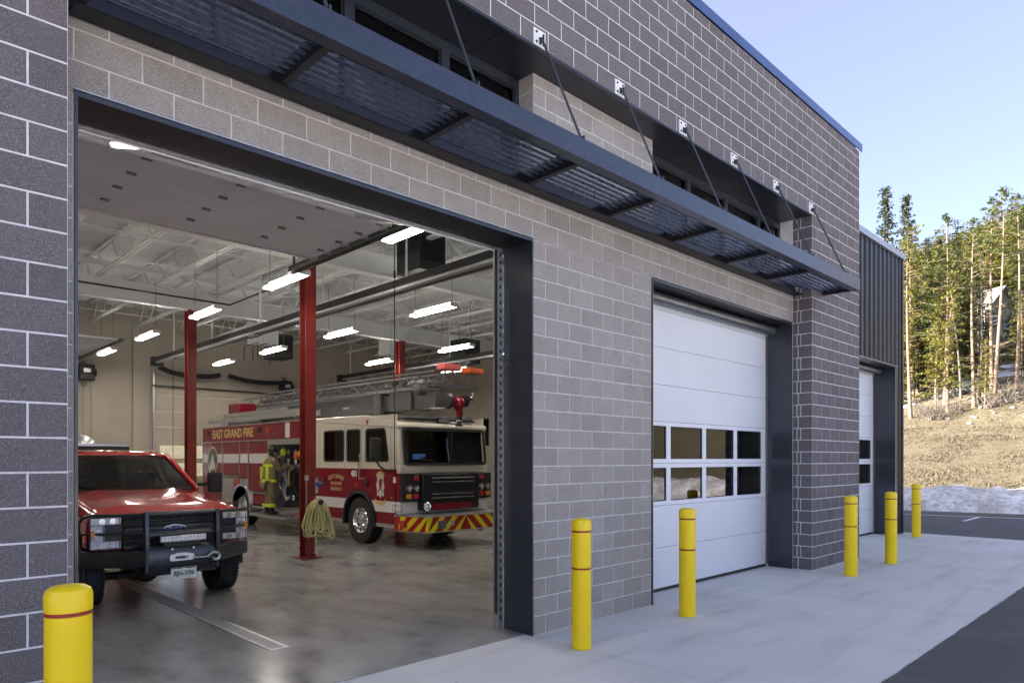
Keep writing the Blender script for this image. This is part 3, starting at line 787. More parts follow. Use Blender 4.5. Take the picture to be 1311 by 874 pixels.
for k in range(-3, 6):
    x = -.265+k*1.349
    if x < CX0: continue
    r = MB().cyl((x,PY-.05,6.14), (x,-.90,CT+.035), .013, n=8).build('tie_rod', 'navy_steel', cn)
    pl = MB().box(x-.085,x+.085,PY-.012,PY,6.085,6.255).build('bracket_plate', 'white_paint', cn)
    bl = MB()
    for (dx, dz) in ((-.05,.05),(.05,.05),(-.05,-.05),(.05,-.05),(0,0)): bl.cyl((x+dx,PY-.022,6.17+dz), (x+dx,PY-.0125,6.17+dz), .013, n=6)
    bl.box(x-.008, x+.008, PY-.07, PY-.0125, 6.11, 6.165)
    bl.build('bolt_set', 'black_metal', pl)
    MB().box(x-.008,x+.008,-.94,-.86,CT+.0,CT+.06).build('rod_clevis', 'navy_steel', cn)

# ================================================================== BOLLARDS
def bollard(x, y, label):
    t = thing('bollard', (x, y, 0), label, 'bollard', 'yellow bollards in front of the station')
    r = .0985; H = 1.31
    MB().lathe([(r,.003),(r,.80)], (x,y,0), (0,0,1), 28).build('sleeve', 'bollard_yellow', t)
    MB().lathe([(r+.001,.801),(r+.001,.818)], (x,y,0), (0,0,1), 28).build('stripe', 'bollard_red', t)
    MB().lathe([(r,.819),(r,1.172)], (x,y,0), (0,0,1), 28).build('sleeve', 'bollard_yellow', t)
    MB().lathe([(r+.001,1.173),(r+.001,1.190)], (x,y,0), (0,0,1), 28).build('stripe', 'bollard_red', t)
    MB().lathe([(r+.002,1.191),(r+.003,1.265),(r-.006,1.292),(r-.028,1.306),(.03,1.312),(.002,1.312)], (x,y,0), (0,0,1), 28).build('cap', 'bollard_yellow', t)
    return t
bollard(-4.57,-1.33,'yellow bollard beside the block pier next to the open bay with the red pickup')
bollard(.01,-.67,'yellow bollard in front of the tan block wall between the two bay doors')
bollard(2.04,-.65,'yellow bollard in front of the near edge of the closed white overhead door')
bollard(6.48,-.99,'yellow bollard in front of the dark grey block pier, nearest the closed white door')
bollard(8.38,-1.02,'yellow bollard at the far corner of the dark grey block pier, before the metal wing')
bollard(13.5,-.05,'yellow bollard at the end corner of the dark metal clad wing by the road')

# ================================================================== CEILING EQUIPMENT
def pendant(x, y, label, z=5.0):
    t = thing('pendant_light', (x, y, z), label, 'light', 'strip lights hung under the bay ceiling')
    L = .68
    MB().prism([(-.02+x,z+.06),(x+.02,z+.06),(x+.105,z+.0),(x+.10,z-.004),(x-.10,z-.004),(x-.105,z+.0)], 'y', y-L, y+L).build('housing', 'white_paint', t)
    MB().prism([(x-.085,z-.006),(x+.085,z-.006),(x+.065,z-.035),(x-.065,z-.035)], 'y', y-L+.01, y+L-.01).build('lens', 'lamp_glow', t)
    for s in (-1, 1): MB().box(x-.10, x+.10, y+s*(L+.002), y+s*(L+.014), z-.037, z+.055).build('end_cap', 'white_paint', t)
    MB().box(x-.02,x+.02,y-.6,y+.6,z+.0605,z+.066).build('added_uplight', 'lamp_glow', t)  # glowing strip added on top to brighten the ceiling
    for s in (-.62, .62): MB().cyl((x,y+s,z+.06), (x,y+s,6.22), .006, n=5).build('suspension_rod', 'galv_dark', t)
pl_lab = ['glowing strip light hung above the red pickup, row %s', '']
for x, ys, w_ in ((.2, (2.35,6.13,9.78,13.6,17.2), 'between pickup and fire engine'), (3.5, (6.24,9.9,13.6,17.1), 'above the fire engine'), (7.0, (5.9,9.7,13.5), 'in the bay past the fire engine'), (10.07, (9.6,13.4), 'near the far side wall'), (-3.7, (3.3,9.8,13.6), 'above the pickup')):  # the rear two above the pickup are unseen, added for light
    for k, y in enumerate(ys):
        pos_w = ['first from the bay door', 'second from the bay door', 'third from the bay door', 'fourth from the bay door', 'last, by the rear wall'][k]
        pendant(x, y, 'lit strip light %s, %s' % (w_, pos_w), 5.0 if x > -3 else 5.30)

def heater(x, y, z, label):
    t = thing('unit_heater', (x, y, z), label, 'heater', 'unit heaters')
    MB().box(x-.33,x+.33,y-.38,y+.38,z,z+.78).build('cabinet', 'heater_gray', t, bevel=.015)
    for sx in (-1,):
        lv = MB()
        for q in range(7): lv.hexa([(x+sx*.332,y-.32,z+.40+q*.05),(x+sx*.332,y+.32,z+.40+q*.05),(x+sx*.375,y+.32,z+.38+q*.05),(x+sx*.375,y-.32,z+.38+q*.05),(x+sx*.332,y-.32,z+.408+q*.05),(x+sx*.332,y+.32,z+.408+q*.05),(x+sx*.375,y+.32,z+.388+q*.05),(x+sx*.375,y-.32,z+.388+q*.05)])
        lv.build('louvre', 'black_metal', t)
    fb = MB(); fb.plate(rrect(0,0,.56,.5,.03), (x,y-.383,z+.45), (1,0,0), (0,0,1), .01, rrect(0,0,.50,.44,.03)); fb.build('fan_frame', 'black_metal', t)
    MB().box(x-.25,x+.25,y-.3835,y-.3815,z+.23,z+.67).build('fan_opening', 'black_matte', t)
    for a in (-.25, .25): MB().cyl((x+a,y,z+.78), (x+a,y,6.22), .012, n=6).build('hanger_rod', 'galv_dark', t)
    return t
heater(3.05, 6.05, 5.62, 'dark grey unit heater hung from the ceiling in front of the red fire engine')
heater(5.2, 16.8, 5.25, 'dark grey unit heater hung above the rear end of the fire engine')
heater(9.3, 12.0, 5.0, 'dark unit heater hung in the far bay past the boom tip')

def rail(x, y0, y1, z, label):
    t = thing('exhaust_rail', (x, y0, z), label, 'exhaust rail', 'vehicle exhaust rails')
    MB().prism([(x-.07,z+.12),(x+.07,z+.12),(x+.07,z-.0),(x+.025,z-.0),(x+.025,z+.01),(x-.025,z+.01),(x-.025,z-.0),(x-.07,z-.0)], 'y', y0, y1).build('duct_rail', 'black_metal', t)
    MB().box(x-.055,x+.055,y0+.1,y1-.1,z-.055,z-.005).build('lower_track', 'galv', t)
    MB().cyl((x+.16,y0,z-.03), (x+.16,y1-2,z-.03), .035, n=10).build('conduit', 'galv_dark', t)
    y = y0+.8
    while y < y1:
        MB().bar((x,y,z+.12), (x,y,6.22), .03).build('hanger', 'ceiling_white', t); y += 2.9
    MB().box(x-.09,x+.22,y1,y1+.25,z-.12,z+.16).build('end_box', 'black_metal', t)
    for q in range(2):
        yy = y1-1.6-q*5.5; tr = MB(); tr.box(x-.08,x+.08,yy-.18,yy+.18,z-.12,z-.06); tr.cyl((x-.04,yy-.2,z-.14),(x-.04,yy+.2,z-.14),.03,n=8); tr.build('trolley', 'galv_dark', t)
rail(1.72, 1.0, 17.9, 4.93, 'long black exhaust extraction rail running beside the red columns over the pickup')
rail(8.25, 2.0, 17.9, 4.93, 'black exhaust extraction rail in the far bay behind the fire engine')
# corrugated hose sagging along the rear wall
def corr(name, pts, r, label):
    P = smooth_path(pts, 10); m = MB(); L = 0; rr = []
    for k in range(len(P)): rr.append(r*(1.0 if k % 2 else .78))
    m.tube(P, rr, 10); o = m.build(name, 'black_matte'); tag(o, label, 'hose', 'black exhaust hoses')
corr('exhaust_hose', [(2.2,19.2,4.95),(2.6,19.1,4.78),(3.2,19.1,4.72),(3.8,19.15,4.75),(4.2,19.2,4.83)], .09, 'black corrugated exhaust hose sagging by the shut rear door, beside the rail end')
corr('exhaust_hose', [(4.5,19.2,4.84),(5.0,19.2,4.74),(5.6,19.2,4.70),(6.2,19.2,4.72),(6.7,19.2,4.78)], .09, 'black corrugated exhaust hose sagging above the rear of the fire engine')
for (x, lab) in ((.18, 'black door operator and hose reel on the beige rear wall beside the open rear door'), (6.78, 'black door operator and hose reel on the rear wall above the fire engine ladders')):
    t = thing('door_operator', (x, 19.5, 4.3), lab, 'door operator', 'door operators on the rear wall')
    MB().box(x-.22,x+.22,19.35,19.62,4.36,4.86).build('motor_housing', 'black_metal', t, bevel=.03)
    MB().cyl((x-.26,19.45,4.62),(x+.26,19.45,4.62),.12,n=16).build('drum', 'black_matte', t)
    MB().box(x-.10,x+.10,19.33,19.348,4.60,4.72).build('label_plate', 'galv', t)
    MB().box(x-.05,x+.05,19.62,19.70,4.2,5.0).build('wall_bracket', 'galv_dark', t)
    for s in (-.09,.12): MB().cyl((x+s,19.42,4.36),(x+s,19.42,1.4),.008,n=5).build('pull_chain', 'galv_dark', t)
# sprinkler / air pipes and hanging cords
pp = MB(); pp.tube([(-4.9,12.95,5.95),(2.0,12.95,5.95),(2.0,9.5,5.95)], .022, 6)
tag(pp.build('air_pipe', 'black_metal'), 'thin black air pipe running under the white ceiling girder', 'pipe')
for (x, y, z0, z1, lab) in ((1.45, 4.67, 5.5, 1.60, 'black pull line hanging in front of the fire engine cab'), (2.45, 18.6, 4.7, 1.2, 'dark air line hanging in front of the shut rear door')):
    t = thing('pull_line', (x, y, z1), lab, 'cord')
    MB().cyl((x,y,z0+.75),(x,y,z1),.009,n=6).build('line', 'black_matte', t); MB().cyl((x,y,z1),(x,y,z1-.10),.02,.026,n=8).build('handle', 'white_paint', t)
    MB().cyl((x,y,z0-.5),(x,y,z0-.38),.02,n=8).build('coupling', 'black_metal', t)
for k, (x, y) in enumerate(((4.3,16.0),(8.6,15.2))):
    t = thing('hanging_rack', (x, y, 5.0), ['black pipe rack hung under the ceiling above the engine', 'black pipe rack hung in the far bay'][k], 'rack')
    m = MB()
    for q in range(4): m.tube([(x-.4+q*.28,y-.5,5.05),(x-.4+q*.28,y-.5,5.5),(x-.4+q*.28,y+.5,5.5),(x-.4+q*.28,y+.5,5.05)], .012, 5)
    m.build('loop_bars', 'black_metal', t); MB().box(x-.5,x+.5,y-.02,y+.02,5.5,6.2).build('hanger', 'ceiling_white', t)

# hose draped on the column
hs = thing('draped_hose', (1.02, 6.80, .2), 'tan fire hose hung in loops from a hook on the red column', 'hose')
hx, hy, hz = 1.13, 6.78, 1.15
m = MB()
for k in range(11):
    off = (k-5)*.038; dep = .04*(k % 3); zb = hz-random.uniform(.60,.88)+abs(off)*.6; wd = random.uniform(.05,.10); r = .021
    pts = [(hx+off*.15, hy-.02-dep, hz-.02), (hx+off*.8-.02, hy-.05-dep, hz-.12), (hx+off*1.3-wd*.7, hy-.06-dep, hz-.40), (hx+off*1.35-wd, hy-.06-dep, zb+.07), (hx+off*1.4, hy-.07-dep, zb), (hx+off*1.4+wd, hy-.06-dep, zb+.07), (hx+off*1.2+wd*.6, hy-.05-dep, hz-.38), (hx+off*.7+.02, hy-.04-dep, hz-.11), (hx+off*.12, hy-.02-dep, hz)]
    q = MB(); q.tube(smooth_path(pts, 5), r, 7); q.build('hose_loop', 'hose_tan', hs)
q = MB(); q.tube(smooth_path([(hx-.03,hy-.05,hz-.3),(hx-.04,hy-.06,.7),(hx-.03,hy-.05,.22)], 5), .022, 7); q.build('hose_tail', 'hose_tan', hs)
MB().cyl((hx-.03,hy-.05,.26),(hx-.03,hy-.05,.12),.030,n=10).build('coupling', 'alum', hs)
MB().cyl((hx,6.964,hz-.07),(hx,6.62,hz-.05),.022,n=8).build('hook', 'black_metal', hs)
MB().lathe([(.02,0),(.05,.01),(.05,.03),(.01,.035)], (hx,6.62,hz-.05), (0,-1,0), 14).build('hook_cap', 'black_matte', hs)
ai = thing('air_drop', (1.0, 6.9, .9), 'silver air line with blue knob fixed to the red column', 'air line')
MB().tube(smooth_path([(1.00,6.92,1.55),(.98,6.88,1.45),(.98,6.88,1.15),(.96,6.86,.85),(.90,6.84,.6),(.92,6.84,.45),(1.02,6.86,.5)], 6), .012, 6).build('line', 'galv', ai)
MB().box(.96,1.02,6.86,6.925,1.50,1.60).build('valve', 'galv', ai); MB().ell((1.24,6.86,1.43),.07,.03,.05).build('knob', 'badge_blue', ai)
MB().box(1.17,1.22,6.88,6.925,1.25,1.55).build('regulator', 'galv', ai)

# ================================================================== WHEELS
def wheel(parent, x, y, z, r, w_, side, rim_r, rim_mat, dual=False):
    """side -1: outer face looks to -X"""
    ax = (side, 0, 0); h = w_/2
    wh = MB(); pr = [(rim_r,-h*.9),(r*.90,-h),(r*.965,-h*.92),(r,-h*.72)]
    for g_ in (-.45,-.15,.15,.45): pr += [(r,(g_-.07)*h*1.3),(r-.012,(g_-.06)*h*1.3),(r-.012,(g_+.06)*h*1.3),(r,(g_+.07)*h*1.3)]
    pr += [(r,h*.72),(r*.965,h*.92),(r*.90,h),(r*.76,h*1.02),(rim_r,h*.9)]
    tyre = wh.lathe(pr, (x,y,z), ax, 40, cap=False).build('wheel', 'tyre', parent)
    lug = MB(); nt_ = 44
    for k in range(nt_):
        a = 2*math.pi*k/nt_
        for sd in (-1, 1):
            c_, s_ = math.cos(a+sd*.03), math.sin(a+sd*.03); rr_ = r-.002
            o_ = Vector((x+side*sd*h*.86, y+c_*rr_, z+s_*rr_)); tdir = Vector((0,-s_,c_)); rd_ = Vector((0,c_,s_))
            lug.hexa([o_+Vector((dx*h*.12,0,0))+tdir*dt*.018*r*2+rd_*dr for dr in (-.02,.006) for dx, dt in ((-1,-1),(1,-1),(1,1),(-1,1))])
    lug.build('tread_lugs', 'tyre', tyre, kind='stuff')
    rm = MB().lathe([(rim_r,h*.9),(rim_r*.97,h*.98),(rim_r*.92,h*.80),(rim_r*.86,h*.45),(rim_r*.80,h*.42),(rim_r*.45,h*.62),(rim_r*.40,h*.85),(rim_r*.30,h*.95),(.01,h*.97)], (x,y,z), ax, 32, cap=False).build('rim', rim_mat, tyre)
    bl = MB(); ho = MB()
    for k in range(10):
        a = 2*math.pi*k/10; c_, s_ = math.cos(a), math.sin(a)
        bl.cyl((x+side*h*.52,y+c_*rim_r*.52,z+s_*rim_r*.52),(x+side*h*.70,y+c_*rim_r*.52,z+s_*rim_r*.52),.016,n=6)
        ho.lathe([(.035,h*.50),(.030,h*.515),(.002,h*.517)], (x,y+c_*rim_r*.70,z+s_*rim_r*.70), ax, 10)
    bl.build('lug_nuts', 'chrome', tyre); ho.build('rim_holes', 'black_matte', tyre)
    MB().lathe([(rim_r*.98,-h*.9),(rim_r*.9,0),(.02,0)], (x,y,z), ax, 20, cap=False).build('wheel_back', 'black_matte', tyre)
    return tyre

# ================================================================== PICKUP
pk = thing('pickup_truck', (-2.2, 7.0, 0), 'red pickup with black bull bar and winch parked in the open bay', 'pickup truck')
xc = -2.2
def half(Y, zb, zt, wmax=1.0, top=.80):
    hp_ = [(0,zb),(wmax*.86,zb),(wmax*.97,zb+.06),(wmax,min(zb+.25,.98)),(wmax*.985,1.08),(wmax*.93,zt-.055),(top+.06,zt-.02),(top,zt-.03),(.3,zt-.03),(0,zt-.03)]
    return [(xc+p[0],Y,p[1]) for p in hp_]+[(xc-p[0],Y,p[1]) for p in hp_[-2:0:-1]]
bd = MB()
bd.loft([half(4.475,.78,1.17,.965,.78),half(4.50,.78,1.215,.975,.80),half(4.55,.80,1.245),half(4.72,.96,1.275),half(5.1,1.02,1.325),half(5.6,1.0,1.38),half(5.78,.55,1.40),half(6.10,.52,1.43),half(8.55,.52,1.44,1.0,.9)])
body = bd.build('body', 'pickup_red', pk, sharp=50)
hd = MB()                                                  # bonnet bulge
rows = []
for q in range(9):
    Y = 4.47+q*.19; zt = 1.195+.235*(q/8)**.62 - (.03 if q == 0 else 0)
    rows.append([(xc+dx,Y,zt+dz) for dx, dz in ((-.86,-.028),(-.82,-.004),(-.72,.006),(-.60,.020),(-.52,.034),(-.42,.036),(-.30,.022),(0,.028),(.30,.022),(.42,.036),(.52,.034),(.60,.020),(.72,.006),(.82,-.004),(.86,-.028))])
hd.loft(rows, cap=False, closed=False); hd.build('bonnet', 'pickup_red', pk, sharp=50)
MB().box(xc-.80,xc+.80,6.02,6.14,1.425,1.455).build('cowl', 'black_matte', pk)
# greenhouse
rf = MB(); rr_ = []
for Y, zz, wd in ((6.93,1.965,.70),(6.99,2.0,.73),(7.3,2.035,.75),(8.3,2.045,.75),(8.5,2.0,.73)):
    rr_.append([(xc-wd,Y,zz-.05),(xc-wd+.03,Y,zz-.01),(xc-wd*.6,Y,zz+.012),(xc,Y,zz+.016),(xc+wd*.6,Y,zz+.012),(xc+wd-.03,Y,zz-.01),(xc+wd,Y,zz-.05),(xc+wd-.04,Y,zz-.07),(xc-wd+.04,Y,zz-.07)])
rf.loft(rr_).build('cab_roof', 'pickup_red', pk, sharp=50)
for s in (-1, 1):
    pm = MB(); pm.bar((xc+s*.90,6.10,1.42),(xc+s*.72,6.97,1.96),.07,.085); pm.build('front_pillar', 'pickup_red', pk, bevel=.015)
    pm = MB(); pm.bar((xc+s*.93,7.55,1.43),(xc+s*.745,7.5,1.97),.12,.05); pm.bar((xc+s*.93,8.5,1.43),(xc+s*.73,8.42,1.97),.14,.05); pm.build('side_pillar', 'pickup_red', pk)
    MB().face([(xc+s*.925,6.2,1.44),(xc+s*.925,7.5,1.44),(xc+s*.745,7.46,1.95),(xc+s*.735,7.0,1.95)]).build('side_glass', 'glass_dark', pk)
    MB().face([(xc+s*.925,7.6,1.44),(xc+s*.925,8.44,1.44),(xc+s*.745,8.38,1.95),(xc+s*.745,7.56,1.95)]).build('side_glass', 'glass_dark', pk)
rows = []
for q in range(7):
    f_ = q/6; row = []
    for k in range(13):
        u_ = k/6-1; row.append((xc+u_*(.87*(1-f_)+.70*f_), 6.10+.88*f_-.09*(1-u_*u_)+.0, 1.435+.53*f_))
    rows.append(row)
MB().loft(rows, cap=False, closed=False).build('windscreen', 'glass_dark', pk)
MB().box(xc-.72,xc+.72,8.44,8.47,1.44,1.52).box(xc-.72,xc-.60,8.44,8.47,1.52,1.95).box(xc+.60,xc+.72,8.44,8.47,1.52,1.95).build('cab_rear_wall', 'pickup_red', pk)
MB().box(xc-.60,xc+.60,8.453,8.458,1.52,1.94).build('rear_glass', 'glass_clear', pk)
for k, dx in enumerate((-.52,-.16,0,.16,.52)): MB().ell((xc+dx,7.04,2.025),.045,.04,.018).build('marker_light', 'lamp_amber', pk)
MB().box(xc-.80,xc+.80,6.15,6.55,1.25,1.47).build('dashboard', 'dash', pk, bevel=.05)
for s in (-1, 1):
    sm = MB(); sm.box(xc+s*.42-.24,xc+s*.42+.24,7.3,7.45,1.0,1.68); sm.box(xc+s*.42-.13,xc+s*.42+.13,7.34,7.43,1.70,1.88); sm.build('seat', 'seat_gray', pk, bevel=.04)
sw = MB(); cs = [(xc+.42+.18*math.cos(a),6.62+.05*math.sin(a),1.47+.17*math.sin(a)) for a in [2*math.pi*k/18 for k in range(18)]]
sw.tube(cs, .014, 6, closed=True); sw.bar((xc+.25,6.62,1.47),(xc+.59,6.62,1.47),.03); sw.build('steering_wheel', 'dash', pk)
MB().box(xc-.10,xc+.10,6.82,6.85,1.83,1.90).build('rear_view_mirror', 'black_matte', pk, bevel=.01)
for s in (-1, 1):
    wp = MB(); wp.tube([(xc+s*.10-.15,6.05,1.452),(xc+s*.35-.1,6.10,1.475),(xc+s*.65-.1,6.20,1.53)], .010, 5); wp.build('wiper', 'black_matte', pk)
    mm = MB(); mm.box(xc+s*1.20-.11,xc+s*1.20+.11,6.10,6.24,1.37,1.70); mir = mm.build('side_mirror', 'black_matte', pk, bevel=.04)
    MB().bar((xc+s*.92,6.28,1.50),(xc+s*1.12,6.20,1.50),.05,.05).build('mirror_arm', 'black_matte', mir)
    MB().box(xc+s*1.20-.09,xc+s*1.20+.09,6.242,6.248,1.40,1.67).build('mirror_glass', 'chrome', mir)
    # headlamp
    hl = MB(); x0, x1 = xc+s*.62, xc+s*.965
    hl.plate(rrect(0,0,.36,.40,.03), (xc+s*.79,4.462,.99), (1,0,0), (0,0,1), .02); lamp = hl.build('headlight', 'black_metal', pk)
    c_ = MB()
    for (a_, b_, z0, z1) in ((.64,.96,1.09,1.18),(.64,.96,.80,.89),(.82,.96,.892,1.088)):
        c_.box(xc+s*a_, xc+s*b_, 4.385, 4.403, z0, z1)
    c_.build('lens', 'glass_lens', lamp)
    q_ = MB()
    for (a_, b_, z0, z1) in ((.645,.955,1.095,1.175),(.645,.955,.805,.885),(.825,.955,.892,1.088)): q_.box(xc+s*a_, xc+s*b_, 4.43, 4.441, z0, z1)
    q_.build('lamp_bowl', 'lamp_white', lamp)
    rfm = MB()
    for (dx, dz, rr2) in ((.72,1.135,.036),(.84,1.135,.036),(.72,.845,.036),(.84,.845,.036),(.89,.99,.055)):
        rfm.lathe([(rr2,0.028),(rr2*.8,.008),(rr2*.35,.003),(.004,.012)], (xc+s*dx,4.433,dz), (0,-1,0), 14)
    rfm.box(xc+s*.86,xc+s*.95,4.404,4.41,.905,.94); rfm.build('reflector', 'chrome', lamp)
    MB().box(xc+s*.925,xc+s*.965,4.383,4.386,.95,1.03).build('turn_lens', 'lamp_amber', lamp)
    MB().prism([(xc+s*.985,4.50),(xc+s*.985,4.62),(xc+s*1.003,4.62),(xc+s*1.003,4.50)], 'z', .82, 1.14).build('side_marker', 'lamp_red', pk)
# grille
gr = MB().box(xc-.60,xc+.60,4.43,4.46,.77,1.20).build('grille', 'black_matte', pk)
gb = MB(); gb.box(xc-.60,xc+.60,4.395,4.43,1.165,1.20); gb.box(xc-.60,xc+.60,4.385,4.43,.955,1.04); gb.box(xc-.60,xc+.60,4.39,4.43,.77,.82)
gb.build('grille_bar', 'bar_black', gr, bevel=.008)
for zz in (1.08,1.12,.88,.92): MB().box(xc-.59,xc+.59,4.41,4.425,zz-.008,zz+.008).build('grille_slat', 'black_metal', gr)
for k in range(11): MB().box(xc-.55+k*.11-.006,xc-.55+k*.11+.006,4.412,4.428,1.045,1.16).build('grille_slat', 'black_metal', gr)
bg_ = MB().plate(ellipse(0,0,.145,.055), (xc,4.384,1.0), (1,0,0), (0,0,1), .006).build('badge', 'chrome', gr)
MB().plate(ellipse(0,0,.132,.044), (xc,4.3775,1.0), (1,0,0), (0,0,1), .003).build('badge_field', 'badge_blue', bg_)
text('badge_script', 'Ford', .075, (xc,4.374,1.0), (1,0,0), (0,0,1), 'chrome', bg_, .003, 1.1)
# bumper with winch
bp = MB()
cen = [(xc-.44,4.09),(xc+.44,4.09),(xc+.44,4.30),(xc-.44,4.30)]
bp.loft([[(p[0]*1.0,p[1]+.06,.44) for p in cen],[(p[0],p[1],.54) for p in cen],[(p[0],p[1]+.0,.74) for p in cen],[(p[0],p[1]+.05,.82) for p in cen]])
bump_o = bp.build('bumper', 'bar_black', pk, bevel=.012)
for s in (-1, 1):
    wg = MB(); pts = [(xc+s*.441,4.10),(xc+s*1.05,4.57),(xc+s*1.05,4.72),(xc+s*.441,4.32)]
    wg.loft([[(p[0],p[1]+.02,.56) for p in pts],[(p[0],p[1],.59) for p in pts],[(p[0],p[1],.745) for p in pts],[(p[0],p[1]+.02,.765) for p in pts]])
    wg.build('bumper_wing', 'bar_black', bump_o, bevel=.01)
    MB().prism([(4.06,.50),(4.10,.48),(4.16,.70),(4.18,1.20),(4.14,1.255),(4.085,1.255),(4.065,1.2),(4.045,.75)], 'x', xc+s*.43-.02, xc+s*.43+.02).build('bar_upright', 'bar_black', bump_o)
    lp = MB(); lp.tube(smooth_path([(xc+s*.43,4.12,1.215),(xc+s*.75,4.27,1.215),(xc+s*.98,4.46,1.205),(xc+s*1.045,4.55,1.13),(xc+s*1.05,4.60,.95),(xc+s*1.03,4.60,.76)], 6), .021, 8)
    lp.tube(smooth_path([(xc+s*.43,4.12,.985),(xc+s*.75,4.27,.985),(xc+s*1.045,4.565,.985)], 5), .017, 8); lp.build('brush_guard', 'bar_black', bump_o)
tb = MB(); tb.cyl((xc-.43,4.11,1.225),(xc+.43,4.11,1.225),.026,n=10); tb.build('brush_guard', 'bar_black', bump_o)
tb = MB(); tb.cyl((xc-.43,4.16,.955),(xc+.43,4.16,.955),.045,n=12); tb.build('brush_guard', 'bar_black', bump_o)
lb = MB().box(xc-.28,xc+.28,4.055,4.115,.862,.938).build('light_bar', 'alum', bump_o, bevel=.006)
for r_ in range(2):
    for k in range(14):
        MB().lathe([(.018,0),(.012,.008),(.002,.010)], (xc-.255+k*.0392,4.054,.882+r_*.036), (0,-1,0), 8).build('led', 'lamp_white', lb)
wn = MB(); wn.box(xc-.22,xc+.22,4.12,4.30,.80,.90); wn.cyl((xc-.2,4.16,.82),(xc+.2,4.16,.82),.02,n=8); win = wn.build('winch', 'black_metal', bump_o)
fl_ = MB(); fl_.plate(rrect(0,0,.30,.085,.035), (xc-.02,4.088,.66), (1,0,0), (0,0,1), .03, rrect(0,0,.17,.035,.015)); fl_.box(xc-.10,xc+.06,4.06,4.085,.70,.715); fl_.build('fairlead', 'alum', win)
hk = MB(); hk.tube(smooth_path([(xc+.02,4.05,.66),(xc+.15,4.04,.645),(xc+.30,4.045,.64)], 4), .009, 6); hk.tube(smooth_path([(xc+.29,4.04,.64),(xc+.36,4.03,.69),(xc+.43,4.03,.665),(xc+.43,4.03,.61),(xc+.37,4.03,.60),(xc+.35,4.03,.63)], 5), [.02]*26, 8); hk.build('winch_hook', 'alum', win)
for dx in (-.13,.13): MB().ell((xc+dx,4.082,.765),.018,.012,.018,8,5).build('bolt', 'chrome', bump_o)
for s in (-.37,.37):
    MB().tube(smooth_path([(xc+s-.03,4.06,.56),(xc+s-.03,4.03,.54),(xc+s+.03,4.03,.54),(xc+s+.03,4.06,.56)], 4), .012, 6).build('tow_loop', 'black_metal', bump_o)
lpn = MB().box(xc-.155,xc+.155,4.055,4.062,.385,.535).build('licence_plate', 'plate_white', pk)
text('plate_number', 'BJN-X96', .085, (xc,4.0535,.455), (1,0,0), (0,0,1), 'plate_green', lpn, .003, .82, .002)
MB().prism([(xc-.15,.515),(xc-.10,.522),(xc-.05,.512),(xc,.525),(xc+.06,.512),(xc+.15,.52),(xc+.15,.533),(xc-.15,.533)], 'y', 4.0535, 4.0548).build('plate_mountains', 'plate_green', lpn)
MB().box(xc-.12,xc+.12,4.063,4.10,.44,.50).build('plate_bracket', 'black_metal', lpn)
# chassis bits under the nose
un = MB(); un.cyl((xc-.75,4.95,.38),(xc+.75,4.95,.38),.05,n=10); un.ell((xc-.18,4.95,.38),.15,.14,.13); un.bar((xc-.42,4.3,.55),(xc-.42,6.0,.50),.09,.14); un.bar((xc+.42,4.3,.55),(xc+.42,6.0,.50),.09,.14); un.bar((xc-.6,4.7,.40),(xc+.5,4.8,.42),.035); un.box(xc-.3,xc+.3,4.5,5.4,.48,.62)
un.build('front_axle', 'black_matte', pk)
for s in (-1, 1):
    wheel(pk, xc+s*.86, 5.12, .405, .40, .27, s, .23, 'hub_steel'); wheel(pk, xc+s*.86, 9.3, .405, .40, .27, s, .23, 'hub_steel')
    ar = MB(); pts = []
    ar.tube([(xc+s*.985, 5.12+.47*math.cos(a), .42+.55*math.sin(a)) for a in [math.pi*k/12 for k in range(13)]], .03, 6); ar.build('wheel_arch', 'black_matte', pk)
# service bed
bdm = MB().box(xc-1.0,xc+1.0,8.62,11.0,.75,1.25).build('bed', 'pickup_red', pk, bevel=.03)
rk = MB(); rk.box(xc-.92,xc+.62,8.62,8.70,2.04,2.13); rk.box(xc-.92,xc-.86,8.60,8.68,1.26,2.04); rk.box(xc+.56,xc+.62,8.60,8.68,1.26,2.04); rk.box(xc-.9,xc+.6,8.71,8.78,1.9,2.18); rack = rk.build('headache_rack', 'black_metal', pk)
MB().box(xc-.92,xc+.60,8.585,8.60,2.155,2.18).box(xc-.92,xc+.60,8.60,8.75,2.182,2.20).build('warning_bar', 'glass_lens', rack)
MB().box(xc-.90,xc+.58,8.605,8.74,2.135,2.18).build('warning_bar_base', 'alum', rack)
for dx in (.66,.80): MB().box(xc+dx-.1,xc+dx+.16,8.7,8.9,2.0,2.06).build('red_lamp', 'lamp_red', rack)
MB().lathe([(.34,0),(.34,.05),(.31,.13),(.22,.20),(.08,.235),(.01,.24)], (xc-.10,9.3,2.12), (0,0,1), 22).build('tank_dome', 'alum', pk)
MB().box(xc-1.0,xc+.6,8.9,10.4,1.26,2.11).build('water_tank', 'black_matte', pk, bevel=.04)

# ================================================================== FIRE ENGINE
fe = thing('fire_engine', (4.33, 12.0, 0), 'maroon and cream fire engine with grey ladder boom parked in the second bay', 'fire engine')
XS, XT = 3.08, 5.58; EC = 4.33
LV, UP = (0,-1,0), (0,0,1)          # right/up vectors for the side that looks to -X
fr_ = MB(); fr_.box(3.75,4.0,6.9,17.5,.62,.92); fr_.box(4.66,4.91,6.9,17.5,.62,.92); fr_.box(4.0,4.66,7.6,10.2,.55,1.0); fr_.cyl((3.3,8.4,.53),(5.36,8.4,.53),.09,n=10); fr_.cyl((3.3,14.7,.53),(5.36,14.7,.53),.11,n=10)
fr_.build('chassis', 'black_matte', fe)
